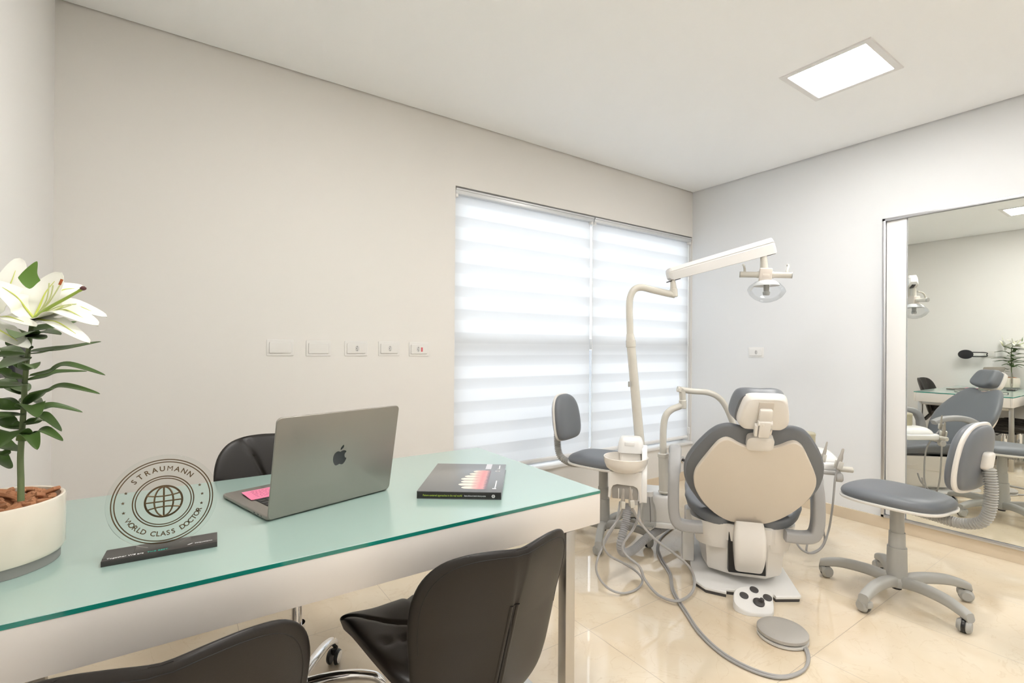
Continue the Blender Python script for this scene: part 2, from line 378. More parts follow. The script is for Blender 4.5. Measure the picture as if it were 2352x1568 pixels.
panel(2.778, -.75, 'added square fill light panel out of view before the right end of the mirror')  # likewise an added, unseen panel that brightens the room

# mirror on the right wall: aluminium frame, white side panel, mirror pane
t = thing('wall_mirror', 'tall mirror in a thin aluminium frame on the right wall', 'mirror', (XR, .5, .08))
y1, y0 = 1.252, -.9; zb, zt = .078, 2.045
b = MB()
b.box((XR-.014, y1-.009, (zb+zt)/2), (.03, .018, zt-zb), .002); b.box((XR-.014, (y0+y1)/2, zt-.009), (.03, y1-y0, .018), .002)
b.box((XR-.014, (y0+y1)/2, zb+.009), (.03, y1-y0, .018), .002); b.box((XR-.014, y0+.009, (zb+zt)/2), (.03, .018, zt-zb), .002); b.obj('frame', ALU, t, world=True)
b = MB(); b.box((XR-.005, y1-.019-.054, (zb+zt)/2), (.008, .106, zt-zb-.038), .001); b.obj('side_panel', WHITE2, t, world=True, label='white strip beside the mirror pane')
b = MB(); b.box((XR-.013, (y0+1.128)/2, (zb+zt)/2), (.006, 1.128-y0-.02, zt-zb-.038)); b.obj('mirror_pane', MIRROR, t, world=True)

# wall plates
def plate(loc, rotz, kind, label):
    t = thing('wall_outlet' if kind else 'blank_wall_plate', label, 'wall outlet' if kind else 'wall plate', loc, rotz, 'white wall plates')
    b = MB(); b.slab(roundrect(.126, .084, .005), 0, .004, .0015, TR(rx=R(90))); b.slab(roundrect(.104, .058, .006), .003, .0095, .004, TR(rx=R(90)));  b.obj('plate', WHITE2 if loc[0] > 3 else mat('plate_white', (.79, .77, .735), .25), t)
    if kind:
        b = MB(); hx = lambda a: [(a*math.cos(R(60*i+90))*.72, a*math.sin(R(60*i+90))) for i in range(6)]
        x = -.006 if kind == 2 else .004
        M = TR(x, 0, 0, R(90), 0, 0)
        b.slab([(px*.9+(.0), py) for px, py in hx(.019)], .009, .0102, 0, M); b.obj('socket', mat('socket_white', (.62, .61, .59), .4), t)
        b = MB()
        for dz, dx in ((.0095, -.001), (0, -.0035), (-.0095, -.001)): b.cyl((x+dx, -.0098, dz), (x+dx, -.0106, dz), .0024, n=10)
        b.obj('pin_hole', BLACK, t)
        if kind == 2:
            b = MB(); b.slab(roundrect(.011, .026, .001), .009, .0102, 0, TR(.016, 0, -.002, R(90), 0, 0)); b.obj('voltage_tag', mat('red_tag', (.65, .12, .14), .5), t, label='small red voltage tag')
    return t
for x, z, k, l in ((.42, 1.17, 0, 'blank white wall plate leftmost in the row above the desk'), (.607, 1.167, 0, 'blank white wall plate second from the left above the desk'),
                   (.806, 1.167, 1, 'white wall outlet in the middle of the row of five plates'), (.995, 1.167, 1, 'white wall outlet fourth in the row, left of the red tagged one'),
                   (1.18, 1.164, 2, 'white wall outlet with a red tag beside the window')):
    plate((x, YB, z), 0, k, l)
plate((XR, 2.111, 1.152), R(-90), 1, 'lone white wall outlet on the right wall beyond the dental chair')
plate((XL, 1.565, 1.132), R(90), 0, 'white wall plate behind the black oval on the left wall')
# little pipe fitting on the wall below the window
p = at(1567, 1055, 2.71/ray(1567, 1055).y)
t = thing('pipe_fitting', 'small round chrome pipe fitting on the wall below the window', 'pipe fitting', (p.x, YB, p.z))
b = MB(); b.lathe([(.012, 0), (.03, 0), (.03, .004), (.022, .008), (.012, .008)], 24, TR(rx=R(90)), cap0=False, cap1=False); b.obj('collar', CHROME, t)
b = MB(); b.cyl((0, -.001, 0), (0, -.03, -.006), .011); b.cyl((0, -.028, 0), (0, -.034, -.03), .007); b.obj('valve', DARK, t)

# black oval paddle hung on the left wall
t = thing('wall_paddle', 'black oval paddle with a loop handle on the left wall behind the lily', 'wall holder', (XL, 1.70, 1.13))
b = MB()
o = [(.072*math.cos(a), .056*math.sin(a)) for a in [2*math.pi*i/40 for i in range(40)]]
Mx = basis((.075, .055, 0), (0, 1, 0), (0, 0, 1), (1, 0, 0))
b.slab(o, 0, .022, .006, Mx); b.obj('oval_pad', mat('black_textured', (.02, .019, .022), .55, bump=(300, .4, .002)), t)
b = MB(); q = [(-.06, .026), (-.185, .022), (-.19, 0), (-.185, -.022), (-.06, -.026)]
b.tube([Mx @ Vector((x, y, .011)) for x, y in q], .006, 10, 5); b.obj('loop_handle', BLACK, t)
b = MB(); b.box((.045, -.10, 0), (.09, .022, .03), .004); b.box((.082, -.04, 0), (.008, .13, .03), .003); b.obj('bracket', WHITE2, t)

# ================================================================== desk
DX0, DX1, DY0, DY1, DZ = -.428, 1.095, 1.096, 1.861, .7326
t = thing('desk', 'white desk with a green frosted glass top and square metal legs', 'desk', ((DX0+DX1)/2, (DY0+DY1)/2, 0))
b = MB(); o = roundrect(DX1-DX0, DY1-DY0, .004, 2, (DX0+DX1)/2, (DY0+DY1)/2)
b.rings([[(x, y, DZ-.010) for x, y in o], [(x, y, DZ-.0012) for x, y in o]], True, False, mi=1)
b.rings([[(x, y, DZ-.0012) for x, y in o], [(x, y, DZ) for x, y in inset(o, .0012)]], False, True, mi=0)
b.obj('glass_top', [GLASST, GLASS_EDGE], t, world=True, label='pale green frosted glass top with a dark green edge')
b = MB(); z0, z1 = .628, DZ-.0102
b.box(((DX0+DX1)/2, DY0+.0105, (z0+z1)/2), (DX1-DX0-.002, .018, z1-z0), .001); b.box(((DX0+DX1)/2, DY1-.0105, (z0+z1)/2), (DX1-DX0-.002, .018, z1-z0), .001)
b.box((DX0+.0105, (DY0+DY1)/2, (z0+z1)/2), (.018, DY1-DY0-.04, z1-z0), .001); b.box((DX1-.0105, (DY0+DY1)/2, (z0+z1)/2), (.018, DY1-DY0-.04, z1-z0), .001)
b.box(((DX0+DX1)/2, (DY0+DY1)/2, z1-.01), (DX1-DX0-.04, DY1-DY0-.04, .02)); b.obj('apron', LAMIN, t, world=True)
for xx in (DX0+.11, 1.0-.018):
    for yy in (DY0+.03, DY1-.03):
        b = MB(); b.box((xx, yy, .311), (.036, .036, .622), .002); b.obj('leg', STEEL, t, world=True)
    for zz, nm in ((.608, 'top_rail'), (.018, 'floor_rail')):
        b = MB(); b.box((xx, (DY0+DY1)/2, zz), (.036, DY1-DY0-.096, .036), .002); b.obj(nm, STEEL, t, world=True)
    b = MB(); b.box((xx, (DY0+DY1)/2, .6265), (.036, DY1-DY0-.024, .003)); b.box((xx, (DY0+DY1)/2, .665), (.03, .3, .08)); b.obj('mounting_strip', STEEL, t, world=True)

# laptop
t = thing('laptop', 'open space grey laptop with a black fruit emblem on its lid', 'laptop', (.184, 1.359, DZ), .2745)
LW, LD, LL, LA = .368, .30, .268, R(79.4)
b = MB(); b.slab(roundrect(LW, LD, .012, 6, LW/2, LD/2), .002, .013, .004); b.obj('base', SLATE, t)
b = MB(); b.box((LW/2, LD*.44, .01315), (LW*.80, .128, .0006)); b.obj('keyboard_well', mat('key_well', (.02, .02, .02), .5), t)
b = MB(); kx0, ky0 = LW*.1, LD*.44-.064
for r_ in range(6):
    n = 14
    for k in range(n):
        b.box((kx0+LW*.8*(k+.5)/n, ky0+.128*(r_+.5)/6, .0140), (LW*.8/n*.86, .128/6*.82, .0012), .0004, seg=1)
b.obj('keys', mat('black_keys', (.015, .015, .016), .45), t)
b = MB(); b.box((LW/2, LD*.82, .0132), (.16, .085, .0005)); b.obj('trackpad', mat('trackpad_grey', (.22, .215, .205), .35, .6), t)
Ml = basis((0, 0, .005), (1, 0, 0), (0, -math.cos(LA), math.sin(LA)), (0, -math.sin(LA), -math.cos(LA)))
b = MB(); b.slab(roundrect(LW, LL, .013, 6, LW/2, LL/2), -.004, .002, .0018, Ml); lid = b.obj('lid', SLATE, t)
b = MB(); b.slab(roundrect(LW-.008, LL-.01, .006, 4, LW/2, LL/2+.001), -.0046, -.0039, 0, Ml); b.obj('screen', mat('dark_screen', (.01, .01, .012), .08), lid)
b = MB(); b.cyl((.03, .008, .010), (LW-.03, .008, .010), .005, n=12); b.obj('hinge', BLACK, t)
b = MB()
for k, (yy, w_) in enumerate(((.055, .009), (.078, .009), (.036, .006))): b.box((.0003, yy, .0075), (.001, w_, .0034), .0005)
b.obj('port', BLACK, t)
# emblem: bitten fruit with a leaf
body = smoothpts([(0, .0175, 0), (.006, .0195, 0), (.0125, .0195, 0), (.0185, .0160, 0), (.0150, .0110, 0), (.0138, .0045, 0), (.0165, -.0020, 0), (.0205, -.0042, 0), (.0172, -.0135, 0), (.0115, -.0200, 0), (.0062, -.0203, 0), (0, -.0183, 0), (-.0062, -.0203, 0), (-.0125, -.0190, 0), (-.0185, -.0090, 0), (-.0202, .0020, 0), (-.0180, .0120, 0), (-.0115, .0186, 0), (-.0050, .0195, 0)], 4, True)
leaf = smoothpts([(.0005, .0225, 0), (.0010, .0290, 0), (.0080, .0365, 0), (.0088, .0290, 0)], 5, True)
b = MB(); Me = Ml @ TR(LW/2, LL*.5, .0019)
for o in (body, leaf): b.slab([(-p.x*1.0, p.y) for p in o], 0, .0006, 0, Me @ Matrix.Diagonal((-1, 1, 1, 1)))
b.obj('emblem', mat('black_mirror_emblem', (.004, .004, .004), .06, spec=.35), lid, angle=20)
# sticky note on the laptop
Mw = WM['laptop']
PINK = mat('pink_paper', (.90, .26, .42), .7)
b = MB(); o = [(-.0, .0), (.076, .0), (.076, .076), (0, .076)]
Mn = Mw @ TR(.028, .165, .0148, 0, 0, R(-4))
b.add([(0, 0, 0), (.12, 0, 0), (.12, .085, .003), (0, .085, .003), (0, 0, .0006), (.12, 0, .0006), (.12, .085, .0036), (0, .085, .0036)], [(0, 1, 2, 3), (4, 5, 6, 7), (0, 1, 5, 4), (1, 2, 6, 5), (2, 3, 7, 6), (3, 0, 4, 7)], Mn)
for r_ in range(5):
    x = .02
    while x < .108:
        L = random.uniform(.004, .013); b.box((x+L/2, .018+.013*r_, .0013+.00046*(1+r_)), (L, .0011, .0004), 0, Mn, 1); x += L+.004
nt_ = tag(b.obj('sticky_note', [PINK, mat('pen_ink', (.55, .12, .25), .7)]), 'pink sticky note with faint writing lying on the laptop keyboard', 'sticky note')

# book
pb = [Vector(p) for p in ((.576, 1.330), (.777, 1.183), (.965, 1.460), (.766, 1.612))]
bx = (pb[1]-pb[0]).normalized().to_3d(); by = Vector((-bx.y, bx.x, 0)); BW, BL, BT = .249, .337, .023
t = thing('book', 'dark grey hardcover dental book with teeth on its cover', 'book', (pb[0].x, pb[0].y, DZ), math.atan2(bx.y, bx.x))
COVER = mat('dark_grey_cover', (.135, .138, .145), .38, coat=1.0, coat_rough=.22); SPINE = mat('black_spine', (.012, .010, .009), .4)
b = MB(); b.box((BW/2, BL/2, .0018), (BW, BL, .0032), .0008); b.box((BW/2, BL/2, BT-.0016), (BW, BL, .0032), .0008); b.obj('cover', COVER, t)
b = MB(); b.box((BW/2, .0025, BT/2), (BW, .005, BT-.001), .001); b.obj('spine', SPINE, t)
b = MB(); b.box((BW/2, BL/2+.001, BT/2), (BW-.008, BL-.008, BT-.0066)); b.obj('pages', mat('white_pages', (.8, .78, .72), .8), t)
# cover picture: gums and teeth lying along the short side, white strip, small white marks
def mat_teeth():
    mt = mat('printed_teeth', (.8, .6, .5), .35, coat=.3); N, L = mt.node_tree.nodes, mt.node_tree.links
    tc = N.new('ShaderNodeTexCoord'); sx = N.new('ShaderNodeSeparateXYZ'); rp = N.new('ShaderNodeValToRGB'); nz = N.new('ShaderNodeTexNoise'); nz.inputs['Scale'].default_value = 90; ad = N.new('ShaderNodeMath'); ad.operation = 'MULTIPLY_ADD'; ad.inputs[1].default_value = .012
    L.new(tc.outputs['Object'], sx.inputs[0]); L.new(tc.outputs['Object'], nz.inputs['Vector']); L.new(nz.outputs[0], ad.inputs[0]); L.new(sx.outputs[0], ad.inputs[2])
    mr = N.new('ShaderNodeMapRange'); mr.inputs[1].default_value = .115; mr.inputs[2].default_value = .205; L.new(ad.outputs[0], mr.inputs[0]); L.new(mr.outputs[0], rp.inputs[0])
    e = rp.color_ramp.elements; e[0].position = 0; e[0].color = (.80, .72, .62, 1); e[1].position = 1; e[1].color = (.16, .12, .14, 1)
    for p, c in ((.45, (.82, .70, .58)), (.58, (.80, .45, .40)), (.78, (.75, .25, .25)), (.9, (.68, .30, .30))):
        q = e.new(p); q.color = (*c, 1)
    L.new(rp.outputs[0], N['Principled BSDF'].inputs['Base Color']); return mt
b = MB(); n = 7; y0, y1 = .028, .245; zc = BT+.0001
lens = (.125, .112, .116, .112, .120, .132, .142)
for k in range(n):
    a = y0+(y1-y0)*k/n; c = y0+(y1-y0)*(k+1)/n-.0015; x0 = lens[k]
    m_ = (a+c)/2; o = [(.165, a+.001), (.172, a-.0003), (.203, a-.0003), (.203, c+.0018), (.172, c+.0018), (.165, c), (.150, c-.001), (x0+.010, c-.0025), (x0+.003, c-.008), (x0, m_), (x0+.003, a+.009), (x0+.010, a+.0035), (.150, a+.002)]
    b.slab(o, zc, zc+.0002, 0)
b.obj('teeth_picture', mat_teeth(), t)
b = MB(); WHITEP = mat('white_print', (.85, .85, .86), .5); b.box((.190, .298, zc+.0002), (.020, .072, .0004)); b.obj('white_strip', mat('grey_print', (.62, .62, .66), .5), t)
b = MB()
b.lathe([(.006, 0), (.0085, 0), (.0085, .0004), (.006, .0004)], 24, TR(.224, .238, zc), cap0=False, cap1=False); b.box((.2275, .232, zc+.0002), (.006, .002, .0004), 0); b.obj('cover_logo', WHITEP, t)
b = MB(); b.box((.228, .290, zc+.0002), (.0035, .052, .0004)); b.box((.2255, .2665, zc+.0002), (.007, .006, .0004)); b.obj('cover_print', WHITEP, t)
b = MB(); b.box((.228, .078, zc+.0002), (.0032, .085, .0004)); b.box((.226, .0345, zc+.0002), (.012, .006, .0004)); b.obj('cover_print', WHITEP, t)
b = MB(); b.text('Patient-centered approaches in the real world', .0062, TR(.076, -.0001, BT*.47, R(90), 0, 0) @ Matrix.Diagonal((1, 1.35, 1, 1))); b.obj('spine_title', mat('lime_print', (.42, .55, .06), .5), t)
b = MB(); b.text('State-of-the-art dental clinical practice', .0041, TR(.172, -.0001, BT*.47, R(90), 0, 0) @ Matrix.Diagonal((1, 1.35, 1, 1))); b.obj('spine_subtitle', WHITEP, t)
b = MB(); b.lathe([(.0032, 0), (.0052, 0), (.0052, .0006), (.0032, .0006)], 6, TR(.226, .0002, BT*.47, R(90), 0, 0), cap0=False, cap1=False); b.box((.226, -.0002, BT*.47), (.0035, .0008, .0016), 0); b.obj('spine_emblem', WHITEP, t)

# award: clear disc with printed seal on a black base
t = thing('award', 'round clear acrylic award with a globe seal on a black base', 'award', (-.028, 1.293, DZ), R(-3))
BB = mat('black_award_base', (.035, .032, .03), .3); 
b = MB(); b.box((0, 0, .0058), (.200, .066, .0112), .0006); b.box((-.075, .004, .0116), (.05, .05, .0004)); b.box((.075, .004, .0116), (.05, .05, .0004)); b.obj('base', BB, t)
b = MB(); DZC = .1075; DRr = .1
Md = TR(0, .006, DZC, R(90), 0, 0)
b.lathe([(DRr-.0008, -.003), (DRr, -.0022), (DRr, .0022), (DRr-.0008, .003)], 96, Md); b.obj('disc', CLEAR, t)
BRONZE = mat('bronze_print', (.15, .105, .06), .28, .85)
b = MB(); Mf = Md @ TR(0, 0, .0031)
def ring(r0, r1, n=96): b.lathe([(r0, 0), (r1, 0), (r1, .0004), (r0, .0004)], n, Mf, cap0=False, cap1=False)
for r0, r1 in ((.0892, .0914), (.0840, .0861), (.0532, .0554), (.0486, .0506)): ring(r0, r1)
ring(.0312, .0350)
b.box((0, 0, .0002), (.0032, .063, .0004), 0, Mf)
for sx in (-1, 1):
    pts = [(sx*.017*math.cos(a), .0315*math.sin(a), .0002) for a in [R(-88+176*i/20) for i in range(21)]]
    b.tube([Mf @ Vector(p) for p in pts], .0017, 6, 0)
for yy, bow in ((.0145, -.004), (0.0, 0), (-.0145, .004)):
    hw = math.sqrt(.0325**2-yy*yy); pts = [(hw*(i/6-1), yy+bow*(1-(i/6-1)**2)-bow*.2, .0002) for i in range(13)]
    b.tube([Mf @ Vector(p) for p in pts], .0017, 6, 0)
def star(cx, cy, r): b.slab([(cx+(r if i % 2 == 0 else r*.42)*math.sin(math.pi*i/5), cy+(r if i % 2 == 0 else r*.42)*math.cos(math.pi*i/5)) for i in range(10)], 0, .0004, 0, Mf)
for a in (158, 175, 192, 22, 5, -12): star(.0705*math.cos(R(a)), .0705*math.sin(R(a)), .0036)
def arc(txt, r, a0, a1, size, up=True):
    n = len(txt)
    for i, ch in enumerate(txt):
        if ch == ' ': continue
        a = R(a0+(a1-a0)*i/(n-1)); rz = a-math.pi/2 if up else a+math.pi/2
        b.text(ch, size, Mf @ TR(r*math.cos(a), r*math.sin(a), .0002, 0, 0, rz), bold=0 if ch in 'MW' else .00025)
arc('STRAUMANN', .0705, 137, 48, .0150)
arc('WORLD CLASS DOCTOR', .0705, 210, 336, .0145, up=False)
b.obj('seal', BRONZE, t)
b = MB(); b.text('Together WE are', .0085, TR(-.062, -.024, .0119), 0); b.text('THE BEST', .0085, TR(-.008, -.024, .0119), 1); b.obj('slogan_lettering', [WHITEP, mat('teal_print', (.05, .42, .33), .5)], t)
b = MB(); b.text('straumann', .0078, TR(.074, -.018, .0119), 0); b.slab([(.044, -.021), (.052, -.015), (.054, -.016), (.047, -.0215)], .0117, .0121, 0); b.obj('maker_lettering', WHITEP, t)

# potted lily
PX, PY, PR_ = -.312, 1.387, .112
t = thing('potted_lily', 'white flowering lily in a round white pot at the left end of the desk', 'potted plant', (PX, PY, DZ))
CER = mat('cream_ceramic', (.79, .715, .60), .2, coat=.5)
b = MB(); b.lathe([(PR_-.012, .020), (PR_-.004, .022), (PR_, .030), (PR_, .128), (PR_-.001, .132), (PR_-.004, .1335), (PR_-.008, .132), (PR_-.009, .128), (PR_-.012, .03)], 64, cap0=True, cap1=True); b.obj('pot', CER, t)
b = MB(); b.lathe([(PR_*.93, .0005), (PR_*.93, .021)], 64); b.obj('foot_ring', mat('grey_foot', (.24, .24, .225), .5), t)
BARK = var('bark_chips', (.26, .09, .035), (.56, .28, .14), 45, .8, bump=.6)
b = MB()
for k in range(150):
    a = random.uniform(0, 6.283); rr = math.sqrt(random.random())*(PR_-.024); s = random.uniform(.009, .020)
    M = TR(rr*math.cos(a), rr*math.sin(a), .112+random.uniform(0, .018)+.006*(1-rr/PR_), random.uniform(-.7, .7), random.uniform(-.7, .7), random.uniform(0, 6.28))
    q = [(x*s*random.uniform(.75, 1.2), y*s*.55*random.uniform(.7, 1.2)) for x, y in circ(1, 7)]
    b.slab(q, -.004, random.uniform(.002, .006), .0015, M, seg=1)
b.lathe([(PR_-.0125, .085), (PR_-.0125, .112)], 48)
o = b.obj('bark_mulch', BARK, t, angle=25, label='reddish brown bark chips'); o['kind'] = 'stuff'
STEMG = var('green_stem', (.10, .15, .05), (.17, .20, .09), 30, .5)
LEAFG = var('green_leaves', (.042, .085, .018), (.10, .175, .045), 14, .38)
sp = [(48, 1150, .953), (48, 1105, .955), (47, 1050, .957), (50, 1000, .958), (55, 930, .96), (57, 880, .962), (62, 830, .962), (67, 790, .963), (72, 752, .963)]
SP = [at(*q) for q in sp]
b = MB(); b.tube(SP, .0065, 12, 6, rfun=lambda u: .0054-.0016*u); b.obj('stem', STEMG, t, world=True)
def strip(b, P, wid, nrm, fold=.25, seg=10, mi=0, wfun=None, wave=0):
    P = smoothpts(P, seg); n = len(P); vs, fs = [], []
    for i, p in enumerate(P):
        u = i/(n-1); tg_ = (P[min(i+1, n-1)]-P[max(i-1, 0)]).normalized(); sd = tg_.cross(Vector(nrm)).normalized(); up = sd.cross(tg_)
        wv = wid*(wfun(u) if wfun else (math.sin(math.pi*min(1, (u*.94+.06)))**.75))
        k = wave*math.sin(u*14)*wid
        for s in (-1, -.5, 0, .5, 1): vs.append(p+sd*s*wv+up*(abs(s)*wv*fold+(k*abs(s) if s else 0)))
    for i in range(n-1):
        for j in range(4): fs.append((i*5+j, i*5+j+1, (i+1)*5+j+1, (i+1)*5+j))
    m_ = len(vs)
    vs2 = []
    for i in range(n):
        tg_ = (P[min(i+1, n-1)]-P[max(i-1, 0)]).normalized(); sd = tg_.cross(Vector(nrm)).normalized(); up = sd.cross(tg_)
        for j in range(5): vs2.append(vs[i*5+j]-up*.0009)
    fs2 = [tuple(m_+q for q in f[::-1]) for f in fs]
    e = []
    for i in range(n-1):
        for j in (0, 4): e.append((i*5+j, (i+1)*5+j, m_+(i+1)*5+j, m_+i*5+j))
    b.add(vs+vs2, fs+fs2+e, None, mi)
b = MB()
LV = [  # base px, tip px, mid lift(px), width, depth of tip
 ((70, 806), (232, 784), 6, .011, .98), ((72, 812), (125, 802), 2, .006, .93), ((68, 862), (242, 861), -24, .009, 1.0), ((64, 872), (200, 852), -8, .007, 1.03), ((65, 905), (230, 904), -18, .009, .99),
 ((64, 928), (124, 892), -6, .013, .92), ((62, 938), (190, 946), -10, .009, 1.02), ((62, 935), (86, 958), -16, .016, .86), ((58, 968), (142, 990), -24, .010, .97), ((58, 975), (120, 970), -8, .009, 1.03), ((54, 1003), (145, 1012), -20, .010, .95),
 ((53, 1012), (86, 1032), -24, .012, .90), ((60, 770), (140, 768), -6, .014, .93), ((62, 772), (36, 776), -10, .018, .85), ((66, 770), (100, 778), 4, .014, .88), ((70, 758), (176, 738), 2, .010, 1.04),
 ((58, 815), (-70, 830), -6, .011, .93), ((60, 820), (0, 845), 0, .013, .84), ((60, 822), (-40, 812), -18, .012, 1.04), ((55, 868), (-70, 872), -16, .013, .90), ((55, 880), (-55, 885), 8, .014, .80), ((50, 905), (-30, 880), -20, .010, 1.05),
 ((50, 938), (-80, 945), -14, .013, .92), ((50, 950), (-60, 958), 4, .015, .82), ((52, 940), (-40, 925), -14, .010, 1.05), ((48, 978), (-50, 1005), -30, .012, .94), ((48, 985), (-20, 985), -14, .010, 1.0), ((50, 1000), (-10, 1032), -24, .020, .84),
 ((46, 1035), (-60, 1030), -20, .010, 1.04), ((48, 845), (10, 800), -10, .010, 1.0), ((66, 800), (15, 792), -16, .012, .9), ((60, 850), (80, 846), -12, .012, .84), ((56, 900), (30, 890), -10, .012, 1.08), ((55, 925), (95, 930), -10, .012, 1.08), ((15, 1045), (-20, 1060), -14, .010, 1.0), ((24, 1075), (-30, 1040), -16, .008, 1.05)]
for (bx_, by_), (tx, ty), lift, wd, d in LV:
    p0 = at(bx_, by_, .962); p2 = at(tx, ty, d); p1 = at((bx_+tx)/2, (by_+ty)/2+lift, (.962+d)/2)
    strip(b, [p0, p0.lerp(p1, .5)+Vector((0, 0, -.004*abs(lift)/20)), p1, p2], wd*1.3, (CAM-p1).normalized()*.45+Vector((0, 0, 1)), .3)
b.obj('leaves', LEAFG, t, world=True, angle=80)
PETAL = None
def mat_petal():
    mt = var('white_petal', (.86, .85, .74), (.90, .90, .84), 20, .45); return mt
PETAL = mat_petal(); YEL = mat('petal_midrib', (.62, .68, .14), .5); GRN = mat('pistil_green', (.30, .42, .04), .45); RUST = mat('rust_anther', (.40, .10, .02), .7); STIG = mat('dark_stigma', (.10, .03, .03), .6)
pw = lambda u: (math.sin(math.pi*min(1, u*.90+.10))**.62)
def flower(base, bd, petals, label):
    B = at(*base, bd); b = MB(); rib = MB()
    for tip, mid, td, wd in petals:
        Tp = at(*tip, td); Mp = at(*mid, (bd+td)/2-.01 if td < bd else (bd+td)/2); N_ = (CAM-Mp).normalized()*.6+Vector((0, 0, .8))
        strip(b, [B, B.lerp(Mp, .5), Mp, Tp], wd*1.25, N_, .18, 8, wfun=pw, wave=.05)
        Q = smoothpts([B, B.lerp(Mp, .5), Mp, Mp.lerp(Tp, .55)], 6); up = N_.normalized()*.0012
        rib.tube([q+up for q in Q], .002, 6, 0, rfun=lambda u: .0022*(1-u)+.0004)
    f = b.obj('flower', PETAL, t, world=True, angle=80, label=label); rib.obj('midrib', YEL, f, world=True); return f, B
f, B = flower((78, 732), .955, [((246, 728), (165, 700), 1.0, .017), ((226, 748), (150, 712), .93, .021), ((207, 788), (135, 742), .90, .015), ((142, 626), (105, 672), .98, .026), ((196, 660), (140, 668), 1.03, .024), ((-20, 645), (36, 680), .94, .023)], 'open white lily bloom')
b = MB(); b.tube([B, at(110, 708, .93), at(155, 683, .91), at(188, 664, .90)], .003, 8, 6, rfun=lambda u: .0035-.0012*u+.0006*(u > .9)); b.obj('pistil', GRN, f, world=True)
b = MB(); b.lathe([(.001, -.004), (.0045, -.002), (.005, .001), (.002, .004)], 12, Matrix.Translation(at(191, 662, .90))); b.obj('stigma', STIG, f, world=True)
b = MB(); c = MB()
for tip, mid in (((139, 652), (112, 695)), ((113, 650), (106, 690)), ((122, 655), (112, 690)), ((175, 698), (130, 705)), ((165, 700), (128, 712))):
    b.tube([B, at(*mid, .94), at(*tip, .93)], .0011, 6, 5)
for (px_, py_) in ((140, 647),): 
    p = at(px_, py_, .93); c.tube([p+Vector((-.002, 0, -.006)), p+Vector((.0015, 0, .005))], .0022, 8, 3)
b.obj('stamen', mat('pale_filament', (.66, .70, .35), .5), f, world=True); c.obj('anther', RUST, f, world=True)
flower((-48, 735), .98, [((84, 750), (20, 728), .90, .016), ((66, 800), (10, 765), .87, .019), ((48, 592), (20, 660), 1.02, .024), ((-140, 650), (-90, 680), .98, .02), ((-140, 790), (-100, 750), .95, .02), ((-20, 640), (-35, 690), .9, .018)], 'second white bloom cut by the picture edge')
b = MB(); strip(b, [at(68, 663, .90), at(67, 645, .90), at(71, 625, .90), at(85, 600, .90)], .0150, (CAM-at(70, 640, .9)).normalized(), .12, 8, wfun=lambda u: (u/.4)**.8 if u < .4 else (1-(u-.4)/.6)**.9+.02)
b.obj('bract', mat('bract_green', (.12, .24, .035), .4), t, world=True, angle=80)
b = MB(); b.tube([at(72, 752, .963), at(74, 745, .96), at(78, 732, .955)], .004, 8, 5); b.tube([at(70, 770, .963), at(20, 752, .97), at(-48, 735, .98)], .004, 8, 5); b.obj('flower_stalk', STEMG, t, world=True)

